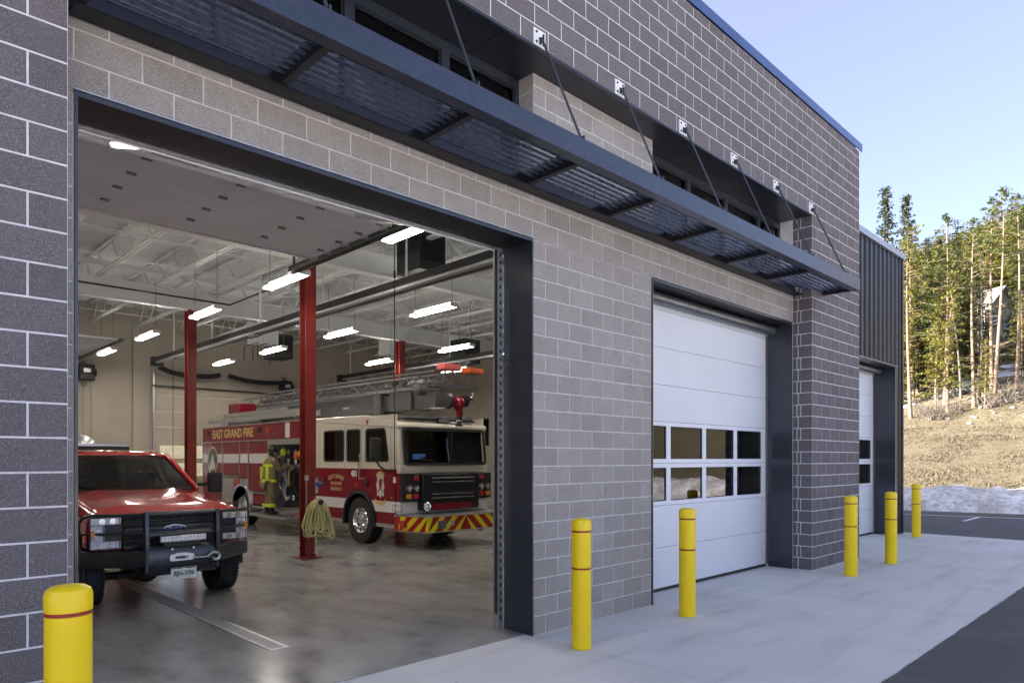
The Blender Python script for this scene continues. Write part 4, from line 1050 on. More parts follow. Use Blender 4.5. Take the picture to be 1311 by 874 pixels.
# --- cab lower skin with wheel arch
def arch_poly(y0, y1, zb, zt, yc, zc, r, n=14):
    pts = [(y0,zb),(y0,zt),(y1,zt),(y1,zb)]
    a0 = math.asin((zb-zc)/r)
    return pts+[(yc+r*math.cos(a), zc+r*math.sin(a)) for a in [a0+(math.pi-2*a0)*k/n for k in range(n+1)]]
def fan_prism(m, pts, x0, x1):      # concave polygon prism: let bmesh triangulate
    bm = bmesh.new(); vs = [bm.verts.new((x0,p[0],p[1])) for p in pts]; f = bm.faces.new(vs)
    r_ = bmesh.ops.triangulate(bm, faces=[f]); bm.verts.index_update(); tris = [tuple(v.index for v in t.verts) for t in bm.faces]; bm.free()
    n = len(m.v); k = len(pts)
    m.v += [(x0,p[0],p[1]) for p in pts]+[(x1,p[0],p[1]) for p in pts]
    for t in tris: m.f.append(tuple(n+i for i in t)); m.f.append(tuple(n+k+i for i in reversed(t)))
    for j in range(k): m.f.append((n+j, n+(j+1) % k, n+k+(j+1) % k, n+k+j))
for (xa, xb) in ((XS, XS+.04), (XT-.04, XT)):
    m = MB(); fan_prism(m, arch_poly(7.0, 10.55, .52, 1.69, 8.4, .53, .62), xa, xb); m.build('cab_lower', 'engine_red', fe)
for xa in (XS-.003, XT):
    m = MB(); m.prism([(6.99,.765),(6.99,1.0),(7.97,1.0),(7.835,.765)], 'x', xa, xa+.003); m.build('cab_stripe', 'engine_white', fe); m = MB(); m.prism([(8.965,.765),(8.83,1.0),(10.55,1.0),(10.55,.765)], 'x', xa, xa+.003); m.build('cab_stripe', 'engine_white', fe)
# --- cab upper
up = MB()
for (xa, xb) in ((XS+.002, XS+.045), (XT-.045, XT-.002)):
    up.box(xa,xb,6.98,10.55,1.692,1.86); up.box(xa,xb,6.98,10.55,2.57,2.86)
    for a_, b_ in ((6.98,7.20),(8.14,8.36),(8.95,9.06),(10.0,10.55)): up.box(xa,xb,a_,b_,1.86,2.57)
    up.hexa([(xa,7.20,1.86),(xb,7.20,1.86),(xb,7.24,1.86),(xa,7.24,1.86),(xa,7.20,2.57),(xb,7.20,2.57),(xb,7.40,2.57),(xa,7.40,2.57)])
up.box(XS+.05,XT-.05,10.50,10.55,.9,2.86)
up.build('cab_upper', 'engine_cream', fe)
rf = MB(); rf.prism([(6.93,2.545),(6.87,2.60),(6.90,2.68),(7.10,2.735),(7.55,2.77),(7.85,2.84),(8.15,2.89),(10.58,2.91),(10.58,2.82),(7.0,2.56)], 'x', XS-.015, XT+.015)
rf.build('cab_roof', 'engine_cream', fe, bevel=.03)
# front face
ff = MB(); ff.box(XS+.01,XT-.01,6.84,6.98,1.60,1.795)
for s, x in ((1, XS+.005), (-1, XT-.005)):
    ff.hexa([(x,6.86,1.795),(x+s*.15,6.84,1.795),(x+s*.15,6.93,1.795),(x,6.98,1.795),(x,6.92,2.56),(x+s*.13,6.92,2.56),(x+s*.13,7.0,2.56),(x,7.0,2.56)])
ff.build('cab_front', 'engine_cream', fe, bevel=.02)
rd_ = MB(); rd_.box(XS+.01,XT-.01,6.84,7.0,1.0,1.598); rd_.build('nose_panel', 'engine_red', fe, bevel=.03)
MB().box(XS+.006,XT-.006,6.83,7.0,.74,.998).build('nose_stripe', 'engine_white', fe, bevel=.02)
rows = []
for q in range(5):
    f_ = q/4; rows.append([(EC+(k/5-1)*1.135, 6.845+.09*f_-.05*(1-(k/5-1)**2), 1.79+.77*f_) for k in range(11)])
ws = MB().loft(rows, cap=False, closed=False).build('windscreen', 'glass_dark', fe)
gk = MB(); gk.plate(rrect(0,0,2.34,.82,.09,5), (EC,6.835,2.175), (1,0,0), (0,.115,1), .012, rrect(0,0,2.20,.70,.06,5)); gk.build('windscreen_gasket', 'rubber', ws)
for s in (-.55,.35):
    wp = MB(); wp.tube([(EC+s+.35,6.79,1.79),(EC+s+.1,6.775,1.86),(EC+s-.25,6.77,1.90)], .012, 5); wp.build('wiper', 'black_matte', fe)
MB().box(3.42,3.75,6.83,6.835,1.90,2.02).build('windscreen_decal', 'decal_blue', fe)
# interior of the cab
MB().box(XS+.1,XT-.1,7.0,7.45,1.3,1.88).build('dashboard', 'dash', fe, bevel=.08)
for x, y in ((3.55,8.25),(5.05,8.25),(3.6,9.6),(4.33,9.9),(5.0,9.6)):
    m = MB(); m.box(x-.26,x+.26,y,y+.16,1.2,2.15); m.box(x-.14,x+.14,y+.03,y+.13,2.17,2.38); m.build('seat', 'seat_gray', fe, bevel=.05)
sw = MB(); sw.tube([(5.0+.22*math.cos(a),7.62+.10*math.sin(a),1.92+.16*math.sin(a)) for a in [2*math.pi*k/18 for k in range(18)]], .016, 6, closed=True); sw.build('steering_wheel', 'dash', fe)
MB().box(4.0,4.66,7.5,9.6,1.2,1.75).build('engine_cover', 'seat_gray', fe, bevel=.06)
# side windows
for (ya, yb, tr) in ((7.24,8.12,1),(8.38,8.93,0),(9.08,9.97,0)):
    for x, s in ((XS, -1), (XT, 1)):
        rv = LV if s < 0 else (0,1,0); cy = (ya+yb)/2; sg = 1 if s < 0 else -1
        def shp(e):
            p = rrect(0,0,yb-ya+e,.70+e,.07+e/2,4)
            if tr: p = [(q[0]-sg*max(0,(q[1]+.35))*.20*(1 if q[0]*sg > 0 else 0), q[1]) for q in p]
            return p
        MB().plate(shp(.045), (x,cy,2.215), rv, UP, .010, shp(-.03)).build('window_frame', 'rubber', fe)
        MB().plate(shp(-.02), (x-s*.02,cy,2.215), rv, UP, .004).build('side_window', 'glass_black' if not tr else 'glass_dark', fe)
# door seams, rails, badges
for y in (7.16, 8.32, 9.02, 10.18):
    MB().box(XS-.001,XS+.001,y-.004,y+.004,.80 if y in (7.16,10.18) else 1.2,2.70).build('door_seam', 'black_matte', fe)
for y in (8.30, 10.28):
    g_ = MB(); g_.cyl((XS-.075,y,1.45),(XS-.075,y,2.02),.018,n=8); g_.cyl((XS-.075,y,1.47),(XS,y,1.47),.014,n=6); g_.cyl((XS-.075,y,2.0),(XS,y,2.0),.014,n=6); g_.build('grab_rail', 'chrome', fe)
for y in (8.06, 9.92): MB().ell((XS-.008,y,1.38),.014,.05,.105,10,6).build('door_handle', 'black_metal', fe)
MB().ell((XS-.01,8.05,2.735),.02,.055,.055,10,6).build('marker_light', 'lamp_red', fe); MB().ell((XS-.008,7.12,1.09),.014,.035,.035,8,5).build('marker_light', 'lamp_amber', fe)
mr_ = MB(); mr_.tube(smooth_path([(XS-.0,7.16,1.66),(XS-.12,7.12,1.66),(XS-.26,7.2,1.76),(XS-.30,7.28,1.92)], 5), .022, 7); mro = mr_.build('mirror_arm', 'black_metal', fe)
MB().box(XS-.42,XS-.20,7.22,7.34,1.86,2.36).build('mirror_head', 'black_matte', mro, bevel=.04)
MB().box(XS-.40,XS-.22,7.343,7.348,1.90,2.32).build('mirror_glass', 'chrome', mro)
text('unit_number', '481', .19, (XS-.001,8.62,1.57), LV, UP, 'white_paint', fe, .003, .9, .006)
text('door_lettering', 'EAST GRAND', .135, (XS-.001,9.42,1.50), LV, UP, 'gold', fe, .003, .85, .003, arc=.9)
text('door_lettering', 'VOLUNTEER', .105, (XS-.001,9.42,1.33), LV, UP, 'gold', fe, .003, .85, .003)
text('door_lettering', 'FIRE RESCUE', .105, (XS-.001,9.42,1.20), LV, UP, 'gold', fe, .003, .85, .003)
MB().plate(rrect(0,0,.16,.12,.02), (XS-.001,8.52,1.33), LV, UP, .004).build('red_marker', 'lamp_red', fe)
# crest on the front door: cream cross-shield over a scroll
cr = [( .0,.28),(.07,.25),(.16,.27),(.13,.14),(.17,.0),(.13,-.12),(.15,-.22),(.06,-.20),(0,-.26),(-.06,-.20),(-.15,-.22),(-.13,-.12),(-.17,0),(-.13,.14),(-.16,.27),(-.07,.25)]
m = MB(); m.plate([(p[0]*.9,p[1]) for p in cr], (XS-.001,7.55,1.32), LV, UP, .004); crest = m.build('crest', 'engine_cream', fe)
MB().plate([(-.02,.16),(.07,.14),(.02,.03),(.07,.02),(-.05,-.16),(-.01,-.02),(-.06,-.01)], (XS-.0052,7.55,1.33), LV, UP, .002).build('crest_bolt', 'lamp_red', crest)
for a in (45, 135): MB().bar((XS-.0062,7.55-.13*math.cos(R(a)),1.32-.2*math.sin(R(a))),(XS-.0062,7.55+.13*math.cos(R(a)),1.32+.2*math.sin(R(a))),.018,.002,(1,0,0)).build('crest_axe', 'black_metal', crest)
sc = [(.22*math.cos(R(a)),-.26+.10*math.sin(R(a))) for a in range(200,341,20)]+[(.22*math.cos(R(a)),-.34+.10*math.sin(R(a))) for a in range(340,199,-20)]
MB().plate([(p[0],p[1]+.02) for p in sc], (XS-.001,7.55,1.32), LV, UP, .005).build('crest_scroll', 'gold', crest)
MB().plate([(.15*math.cos(R(a)),.22+.10*math.sin(R(a))) for a in range(0,181,20)]+[(.11*math.cos(R(a)),.22+.06*math.sin(R(a))) for a in range(180,-1,-20)], (XS-.001,7.55,1.32), LV, UP, .005).build('crest_arch', 'gold', crest)
# fenders and wheels
def fender(y, z, r, w_, mat):
    m = MB(); n = 18; outer = []; rows = []
    for k in range(n+1):
        a = math.pi*(-.06+1.12*k/n); c_, s_ = math.cos(a), math.sin(a)
        rows.append([(XS-.035,y+c_*(r+w_),z+s_*(r+w_)),(XS-.05,y+c_*(r+w_*.5),z+s_*(r+w_*.5)),(XS-.035,y+c_*r,z+s_*r),(XS+.25,y+c_*r,z+s_*r),(XS+.25,y+c_*(r+.01),z+s_*(r+.01)),(XS-.002,y+c_*(r+w_),z+s_*(r+w_))])
    m.loft(rows); return m.build('fender', mat, fe)
fender(8.4,.53,.60,.085,'black_metal'); fender(14.75,.53,.58,.07,'alum')
wheel(fe, XS+.17, 8.4, .525, .52, .31, -1, .30, 'chrome'); wheel(fe, XT-.17, 8.4, .525, .52, .31, 1, .30, 'chrome')
wheel(fe, XS+.17, 14.75, .525, .52, .31, -1, .30, 'alum'); wheel(fe, XT-.17, 14.75, .525, .52, .31, 1, .30, 'alum')
MB().box(XS-.01,XS+.3,7.0,7.75,.44,.515).build('cab_step', 'alum', fe); MB().box(XS-.01,XS+.3,9.1,10.5,.44,.515).build('cab_step', 'diamond', fe)
# grille and lamps
gl = MB().box(EC-.80,EC+.80,6.62,6.838,.80,1.595).build('grille', 'black_metal', fe, bevel=.03)
for z0 in (1.36,1.43,1.50,1.05,1.12,1.19): MB().box(EC-.62,EC+.62,6.585,6.618,z0-.022,z0+.022).build('grille_slat', 'black_matte', gl)
for z0 in (1.50,1.42,1.16,1.08): MB().cyl((EC-.60,6.575,z0),(EC+.60,6.575,z0),.016,n=8).build('grille_chrome_bar', 'chrome', gl)
MB().box(EC-.55,EC+.55,6.60,6.62,.82,.95).build('grille_lower', 'engine_red', gl)
for s in (-1, 1):
    bz = MB().box(EC+s*.81,EC+s*1.245,6.70,6.838,1.01,1.60).build('lamp_bezel', 'black_metal', fe, bevel=.025)
    for k, (dx, dz, mt) in enumerate(((.92,1.50,'lamp_red'),(1.11,1.50,'black_metal'),(.93,1.29,'glass_lens'),(1.12,1.29,'glass_lens'),(.93,1.12,'lamp_red'),(1.12,1.12,'lamp_amber'))):
        if mt == 'black_metal': continue
        if mt == 'glass_lens':
            lm = MB().lathe([(.075,0),(.078,.012),(.06,.010),(.03,-.0),(.004,.004)], (EC+s*dx,6.695,dz), (0,-1,0), 16).build('headlight', 'chrome', bz)
            MB().lathe([(.07,.013),(.045,.022),(.004,.026)], (EC+s*dx,6.695,dz), (0,-1,0), 16, cap=False).build('lens', 'glass_lens', bz)
        else: MB().box(EC+s*dx-.07,EC+s*dx+.07,6.675,6.699,dz-.05,dz+.05).build('signal_light', mt, bz, bevel=.012)
sn_ = MB().lathe([(.085,0),(.10,.03),(.08,.05),(.055,.03),(.02,.06),(.003,.065)], (EC-.72,6.60,.90), (0,-1,0), 18).build('siren', 'chrome', fe)
MB().plate(rrect(0,0,.34,.14,.02), (XS-.004,6.915,.86), LV, UP, .002, rrect(0,0,.32,.12,.02)).build('stripe_outline', 'black_metal', fe)
# bumper
BZ0, BZ1 = .40, .70
bpts = [(3.05,6.86),(3.30,6.15),(5.36,6.15),(5.61,6.86),(5.61,6.98),(3.05,6.98)]
bpo = MB().prism(bpts, 'z', BZ0, BZ1).build('bumper', 'chevron_red', fe)
MB().prism([(3.04,6.99),(3.04,6.85),(3.29,6.135),(5.37,6.135),(5.62,6.85),(5.62,6.99)], 'z', BZ1+.001, BZ1+.028).build('bumper_deck', 'diamond', bpo)
MB().prism([(3.04,6.99),(3.04,6.85),(3.29,6.135),(5.37,6.135),(5.62,6.85),(5.62,6.99)], 'z', BZ0-.02, BZ0-.001).build('bumper_lip', 'alum', bpo)
def chev(o, r, u0, u1, slope, wid, gap, start):
    u = start
    while u < u1:
        q = [(u,0),(u+wid,0),(u+wid+slope*(BZ1-BZ0),BZ1-BZ0),(u+slope*(BZ1-BZ0),BZ1-BZ0)]
        q = [(min(max(p[0],u0),u1),p[1]) for p in q]
        if max(p[0] for p in q)-min(p[0] for p in q) > .05: MB().plate(q, o, r, UP, .003).build('chevron', 'safety_yellow', bpo)
        u += wid+gap
o_ = Vector((EC,6.1495,BZ0))
chev(o_, (1,0,0), -1.03, 0.0, 1.0, .15, .19, -1.35); chev(o_, (1,0,0), 0.0, 1.03, -1.0, .15, .19, .15)
ln_ = math.hypot(.25,.71); chev(Vector((3.05-.0005,6.86,BZ0)), (.25,-.71,0), 0.0, ln_, 1.0, .15, .15, -.22)
MB().box(EC-.78,EC-.56,6.13,6.149,.46,.62).build('bumper_lamp', 'galv_dark', bpo); MB().lathe([(.055,0),(.06,.02),(.01,.03)], (EC-.40,6.15,.55), (0,-1,0), 16).build('bumper_lamp', 'chrome', bpo); MB().lathe([(.055,0),(.06,.02),(.01,.03)], (EC+.95,6.15,.55), (0,-1,0), 16).build('bumper_lamp', 'chrome', bpo)
MB().box(3.052,3.12,6.63,6.80,.48,.62).build('side_lamp', 'lamp_red', bpo)
for x in (EC-.3,EC+.55): MB().tube(smooth_path([(x-.06,6.3,BZ0-.02),(x-.05,6.3,BZ0-.07),(x+.05,6.3,BZ0-.07),(x+.06,6.3,BZ0-.02)], 4), .014, 6).build('tow_eye', 'black_metal', bpo)
# roof light bar
lbm = MB().box(EC-1.0,EC+1.0,7.05,7.30,2.765,2.80).build('roof_light_bar', 'black_metal', fe)
for a_, b_ in ((-.98,-.50),(-.48,-.06),(.06,.48),(.50,.98)): MB().box(EC+a_,EC+b_,7.06,7.29,2.801,2.87).build('bar_lens', 'glass_lens', lbm, bevel=.015); 
MB().box(EC-.96,EC+.96,7.10,7.25,2.802,2.85).build('bar_reflector', 'alum', lbm)
MB().box(EC-.14,EC+.18,6.93,7.03,2.70,2.83).build('roof_lamp', 'black_metal', fe, bevel=.01); MB().box(EC-.12,EC+.16,6.922,6.929,2.72,2.81).build('roof_lamp_face', 'alum', fe)
# --- body behind the cab
MB().box(XS+.05,XT-.05,13.05,17.72,.80,2.84).build('body', 'engine_red', fe)
MB().box(3.55,XT-.05,10.62,13.04,.60,2.84).build('pump_house', 'black_matte', fe)
MB().box(XS,XS+.05,10.62,17.76,2.445,2.885).build('upper_panel', 'engine_red', fe); MB().box(XT-.05,XT,10.62,17.76,.62,2.885).build('far_side_panel', 'engine_red', fe)
MB().box(XS-.012,XT,10.62,17.78,2.886,2.915).build('top_trim', 'alum', fe); MB().box(XS-.012,XS+.03,13.0,17.78,2.415,2.444).build('trim_rail', 'alum', fe)
def panel(y0, y1, z0, z1, stripe=True):
    pn = MB().box(XS+.004,XS+.049,y0+.02,y1-.02,z0+.02,z1-.02).build('compartment_door', 'engine_red', fe, bevel=.008)
    if stripe and z0 < 1.8: MB().box(XS+.0005,XS+.0035,y0+.02,y1-.02,1.79,2.06).build('door_stripe', 'engine_white', pn)
    return pn
panel(16.18,17.74,.62,2.41); panel(14.93,16.14,1.42,2.41); panel(14.32,14.89,1.75,2.41); panel(14.32,14.89,1.36,1.73,False); panel(13.04,14.27,.98,2.41); panel(13.04,14.0,.62,.94,False)
for y in (17.76,16.16,14.91,14.295,13.02): MB().box(XS-.008,XS+.05,y-.018,y+.018,.62 if y in (17.76,13.02,16.16) else 1.35,2.414).build('frame_post', 'alum', fe)
m = MB(); fan_prism(m, [(13.98,.62),(13.98,1.0),(14.3,1.0),(14.3,1.34),(16.14,1.34),(16.14,.62)]+[(14.75+.6*math.cos(a),.53+.6*math.sin(a)) for a in [R(9)+(math.pi-2*R(9))*k/12 for k in range(13)]], XS+.002, XS+.04); m.build('wheel_housing', 'alum', fe)
MB().box(XS-.002,XS+.0015,14.9,15.3,1.06,1.32).build('red_reflector', 'lamp_red', fe)
MB().box(XS-.01,XS+.02,13.04,14.28,.944,.976).build('drawer_rail', 'alum', fe); MB().box(XS-.03,XS+.04,15.0,16.1,1.375,1.41).build('hand_rail', 'chrome', fe)
MB().box(XS-.02,XS+.3,10.6,14.0,.53,.60).build('running_board', 'diamond', fe)
for wd_, yy in (('EAST',16.52),('GRAND',15.38),('FIRE',14.30)): text('side_lettering', wd_, .36, (XS-.001,yy,2.66), LV, UP, 'gold', fe, .004, 1.02, .008)
for y in (17.3,13.55): MB().box(XS-.012,XS-.0,y-.14,y+.14,2.66,2.78).build('warning_light', 'glass_lens', fe); 
MB().box(XS-.012,XS,12.95,13.15,2.62,2.80).build('warning_light', 'lamp_red', fe)
# round emblem on the rear compartment
em = MB().plate(ellipse(0,0,.40,.44,28), (XS-.0005,16.92,1.86), LV, UP, .004).build('emblem', 'gold', fe)
MB().plate(ellipse(0,0,.35,.385,28), (XS-.0047,16.92,1.86), LV, UP, .003).build('emblem_field', 'black_metal', em)
MB().plate([(-.24,-.26),(.24,-.26),(.17,-.05),(.10,.02),(.06,.16),(.0,.24),(-.07,.12),(-.11,.04),(-.19,-.06)], (XS-.0080,16.92,1.84), LV, UP, .003).build('emblem_peak', 'engine_white', em)
# --- pump panel
pp_ = MB().box(3.50,3.549,11.2,13.0,.62,2.40).build('pump_panel', 'black_metal', fe)
for y in (11.2,12.98): MB().box(XS,3.5,y-.03,y+.03,.6,2.44).build('frame_post', 'alum', fe)
MB().box(XS,3.5,11.23,12.95,2.30,2.44).build('panel_header', 'alum', pp_); MB().box(XS-.006,XS-.001,11.3,12.9,2.46,2.87).build('crosslay_cover', 'engine_red', fe); MB().box(XS-.009,XS-.0065,11.75,12.0,2.47,2.86).build('cover_strap', 'engine_white', fe)
for k in range(14):
    y = 11.35+(k % 5)*.33+random.uniform(-.04,.04); z = .85+(k//5)*.42+random.uniform(-.05,.05)
    r_ = random.choice((.06,.075,.09)); m = MB(); m.lathe([(r_,0),(r_,.06),(r_*.7,.09),(r_*.65,.16),(.01,.17)], (3.5,y,z), (-1,0,0), 14); m.build('valve_cap', random.choice(('chrome','alum','black_metal','galv_dark')), pp_)
for k in range(8):
    y = 11.4+(k % 4)*.40; z = 1.85+(k//4)*.25; g_ = MB().lathe([(.085,0),(.085,.03),(.075,.035),(.004,.03)], (3.5,y,z), (-1,0,0), 16).build('gauge', 'chrome', pp_); MB().lathe([(.068,.036),(.004,.037)], (3.5,y,z), (-1,0,0), 16).build('gauge_face', 'white_paint', g_)
for k in range(7):
    y = 11.4+random.random()*1.4; z0 = .75+random.random()*.5
    MB().tube(smooth_path([(3.49,y,z0+.5),(3.34,y+.08,z0+.45),(3.28,y+.05,z0+.2),(3.33,y+random.uniform(-.2,.2),z0)], 5), .03, 8).build('intake_hose', random.choice(('black_matte','galv','hose_tan')), pp_)
for (y, z, mt) in ((11.55,2.05,'hivis'),(11.8,2.0,'orange'),(12.55,2.1,'hivis'),(11.35,1.2,'engine_white')): MB().ell((3.3,y,z),.08,.10,.12,10,6).build('stowed_gear', mt, pp_)
for y in (11.05,): MB().box(XS-.06,XS-.02,y-.02,y+.02,1.1,2.2).build('grab_rail', 'chrome', fe)
# folding step
stp = MB(); stp.box(2.62,XS-.02,11.0,13.55,.405,.435); fs = stp.build('side_step', 'diamond', fe); MB().box(2.60,2.62,11.0,13.55,.39,.45).build('step_edge', 'alum', fs); MB().bar((2.7,11.0,.42),(XS,10.75,.72),.10,.02).build('step_strap', 'lamp_red', fs)
# --- ladder boom
bm_ = MB(); bm_.box(EC-.28,EC+.28,9.2,16.2,3.02,3.45); bm_.box(EC-.33,EC+.33,8.95,9.25,2.98,3.50)
boom = bm_.build('boom', 'boom_gray', fe, bevel=.02)
MB().box(EC-.22,EC+.22,6.95,8.96,3.06,3.42).build('boom_section', 'boom_gray', boom, bevel=.015); MB().box(EC-.30,EC+.30,7.75,8.60,3.03,3.47).build('boom_cover', 'boom_gray', boom, bevel=.015)
MB().box(EC-.31,EC-.283,11.9,13.3,3.16,3.24).build('boom_plate', 'galv', boom); MB().box(EC-.31,EC-.283,10.4,10.7,3.18,3.24).build('boom_plate', 'galv', boom)
for z0, h_, x0, ya, yb, mt in ((3.50,.26,.33,7.4,16.8,'galv_dark'),(3.62,.24,.26,6.9,15.6,'boom_gray')):
    for s in (-1, 1):
        m = MB(); m.bar((EC+s*x0,ya,z0),(EC+s*x0,yb,z0+.05),.05,.06); m.bar((EC+s*x0,ya,z0+h_),(EC+s*x0,yb,z0+h_+.05),.045,.045)
        y = ya+.1; f_ = True
        while y < yb-.5: m.bar((EC+s*x0,y,z0+(0 if f_ else h_)),(EC+s*x0,y+.38,z0+(h_ if f_ else 0)),.022); y += .38; f_ = not f_
        m.build('ladder_rail', mt, boom)
    y = ya+.2
    while y < yb-.2: MB().cyl((EC-x0,y,z0+.03),(EC+x0,y,z0+.03),.018,n=6).build('rung', 'galv', boom); y += .42
MB().box(EC-.5,EC+.5,15.2,16.6,2.92,3.30).build('turntable', 'black_metal', fe, bevel=.03); MB().box(EC-.9,EC-.35,15.8,16.6,3.3,3.62).build('turntable_console', 'engine_red', fe, bevel=.03)
for k in range(5): MB().cyl((EC-.25,7.3+k*.34,3.66+.02*(k % 2)),(EC-.25,7.52+k*.34,3.66),.055,n=10).build('boom_fitting', ('galv','white_paint','boom_gray','black_metal','galv')[k], boom)
MB().cyl((EC-.34,7.05,3.54),(EC-.34,7.05,3.54+.001),.12,n=16); MB().lathe([(.13,0),(.13,.22),(.08,.24),(.01,.24)], (EC-.30,7.25,3.45), (-1,0,0), 16).build('cable_reel', 'boom_gray', boom)
MB().box(EC+.05,EC+.55,6.95,7.25,3.93,4.07).build('tip_lamp', 'pink_red', boom, bevel=.02); MB().box(EC+.62,EC+1.05,6.75,7.05,3.88,4.0).build('tip_lamp', 'orange', boom, bevel=.02)
for dx in (.1,.9): MB().bar((EC+dx,7.0,3.62),(EC+dx,7.0,3.92),.04).build('lamp_post', 'boom_gray', boom)
MB().box(EC-.25,EC+.95,6.90,7.15,3.52,3.61).build('tip_frame', 'boom_gray', boom)
nz = MB(); nz.ell((EC+.08,6.5,3.13),.13,.16,.16); nz.tube(smooth_path([(EC+.08,6.5,3.05),(EC+.10,6.48,2.92),(EC+.10,6.5,2.86)], 4), .075, 10); nz.cyl((EC+.08,6.62,3.18),(EC+.08,6.95,3.22),.09,n=12); noz = nz.build('water_monitor', 'engine_red', boom)
nb_ = MB(); nb_.lathe([(.05,0),(.07,-.10),(.06,-.16),(.09,-.20),(.09,-.23)], (EC+.10,6.5,2.86), (0,0,1), 14); nb_.build('nozzle', 'black_metal', noz); MB().lathe([(.055,-.10),(.076,-.101),(.073,-.125),(.05,-.126)], (EC+.10,6.5,2.86), (0,0,1), 14).build('nozzle_ring', 'white_paint', noz)
MB().lathe([(.17,0),(.19,.05),(.15,.10),(.02,.11)], (EC-.12,6.55,3.18), (-1,0,0), 16).build('hose_swivel', 'black_metal', boom); MB().lathe([(.12,0),(.14,.05),(.02,.11)], (EC+.28,6.55,3.20), (1,0,0), 16).build('spot_lamp', 'black_metal', boom)
MB().lathe([(.10,0),(.12,.06),(.02,.065)], (EC+.42,6.45,3.28), (.5,-.8,-.2), 14).build('spot_lamp', 'chrome', boom)
# ground ladders and hard suction on the near side
for k, (x0, z0, ya, yb) in enumerate(((3.16,3.02,11.6,17.4),(3.22,3.18,12.2,16.4))):
    m = MB()
    for x in (x0, x0+.40): m.prism([(x-.02,z0),(x+.02,z0),(x+.02,z0+.11),(x-.02,z0+.11)], 'y', ya, yb)
    ld = m.build('ground_ladder', 'diamond', fe)
    y = ya+.15
    while y < yb-.1: MB().cyl((x0,y,z0+.055),(x0+.40,y,z0+.055),.016,n=6).build('rung', 'alum', ld); y += .34
for k in range(4): MB().cyl((3.25+k*.11,11.1,3.06),(3.25+k*.11,14.0,3.06+.0),.045,n=8).build('pike_pole', ('hose_tan','black_matte','hose_tan','galv')[k], fe)
for y in (11.6,13.6,15.8): MB().box(3.12,3.75,y-.03,y+.03,2.916,3.015).build('ladder_bracket', 'galv_dark', fe)

# ================================================================== FIREFIGHTER
fx, fy, fz = 2.86, 12.45, .437
P_ = thing('person', (fx, fy, fz), 'person in tan turnout gear with yellow stripes reaching into the fire engine', 'person')
def W(dx, dy, z): return (fx+dx, fy+dy, fz+z)          # faces +X (the engine)
V = [W(0,0,.95), W(.01,0,1.15), W(.03,0,1.38), W(.05,0,1.50), W(.07,0,1.56), W(.09,0,1.66), W(.09,0,1.76),      # 0-6 pelvis..head
     W(-.02,-.10,.92), W(.0,-.12,.50), W(-.02,-.12,.10), W(.10,-.13,.05),                                        # 7-10 right leg
     W(.0,.10,.92), W(.05,.12,.50), W(.0,.12,.10), W(.12,.13,.05),                                               # 11-14 left leg
     W(.02,-.20,1.42), W(.16,-.27,1.20), W(.38,-.22,1.32), W(.46,-.20,1.36),                                     # 15-18 right arm
     W(.02,.20,1.42), W(.20,.26,1.28), W(.36,.20,1.52), W(.42,.18,1.60)]                                         # 19-22 left arm
Ed = [(0,1),(1,2),(2,3),(3,4),(4,5),(5,6),(0,7),(7,8),(8,9),(9,10),(0,11),(11,12),(12,13),(13,14),(2,15),(15,16),(16,17),(17,18),(2,19),(19,20),(20,21),(21,22)]
Rd = [(.15,.11),(.14,.10),(.16,.11),.06,.055,.095,.075,.09,.065,.045,.04,.09,.065,.045,.04,.07,.05,.04,.035,.07,.05,.04,.035]
skin('body', V, Ed, Rd, 'skin', P_)
hd = MB()
ct_v = [W(0,0,.80), W(.0,0,1.0), W(.01,0,1.2), W(.03,0,1.42), W(.04,0,1.52), V[15], V[16], W(.36,-.225,1.31), V[19], V[20], W(.35,.205,1.50)]
cm_ = MB(); rows = []
for (z, a, b, dx) in ((.80,.185,.245,.0),(.95,.18,.24,.0),(1.15,.165,.225,.01),(1.32,.165,.235,.02),(1.42,.15,.225,.03),(1.48,.115,.16,.04),(1.53,.075,.085,.05)): rows.append([(fx+dx+a*math.cos(t)*(1+.04*math.sin(5*t+z*9)),fy+b*math.sin(t)*(1+.03*math.sin(4*t+z*7)),fz+z) for t in [2*math.pi*k/24 for k in range(24)]])
cm_.loft(rows)
for a_ in ([V[15],V[16],W(.36,-.225,1.31)], [V[19],V[20],W(.35,.205,1.50)]): cm_.tube(smooth_path(a_, 4), [.105,.105,.10,.10,.095,.09,.085,.08,.075], 12)
cm_.build('coat', 'turnout', P_, sharp=60)
tr_v = [W(-.01,0,.88), W(-.02,-.10,.80), W(.0,-.125,.48), W(-.02,-.125,.14), W(-.02,.10,.80), W(.05,.125,.48), W(.0,.125,.14)]
skin('trousers', tr_v, [(0,1),(1,2),(2,3),(0,4),(4,5),(5,6)], [(.19,.17),.125,.105,.10,.125,.105,.10], 'turnout', P_)
for s in (-1, 1):
    bt = MB(); bt.lathe([(.075,.02),(.075,.20),(.002,.21)], W(-.01,s*.125,0), (0,0,1), 12); bt.ell(W(.07,s*.128,.045),.13,.058,.045,12,6); bt.build('boot', 'boot', P_)
    MB().lathe([(.125,0),(.128,.01),(.128,.075),(.12,.085)], W(-.015,s*.125,.20), (0,0,1), 14, cap=False).build('leg_stripe', 'hivis', P_)
def band(z0, z1, a, b, dx, mat='hivis'):
    rows = [[(fx+dx+a*math.cos(t),fy+b*math.sin(t),fz+z) for t in [2*math.pi*k/24 for k in range(24)]] for z in (z0, z1)]
    MB().loft(rows, cap=False).build('coat_stripe', mat, P_)
band(.855,.93,.196,.256,.0); band(1.27,1.34,.178,.246,.017)
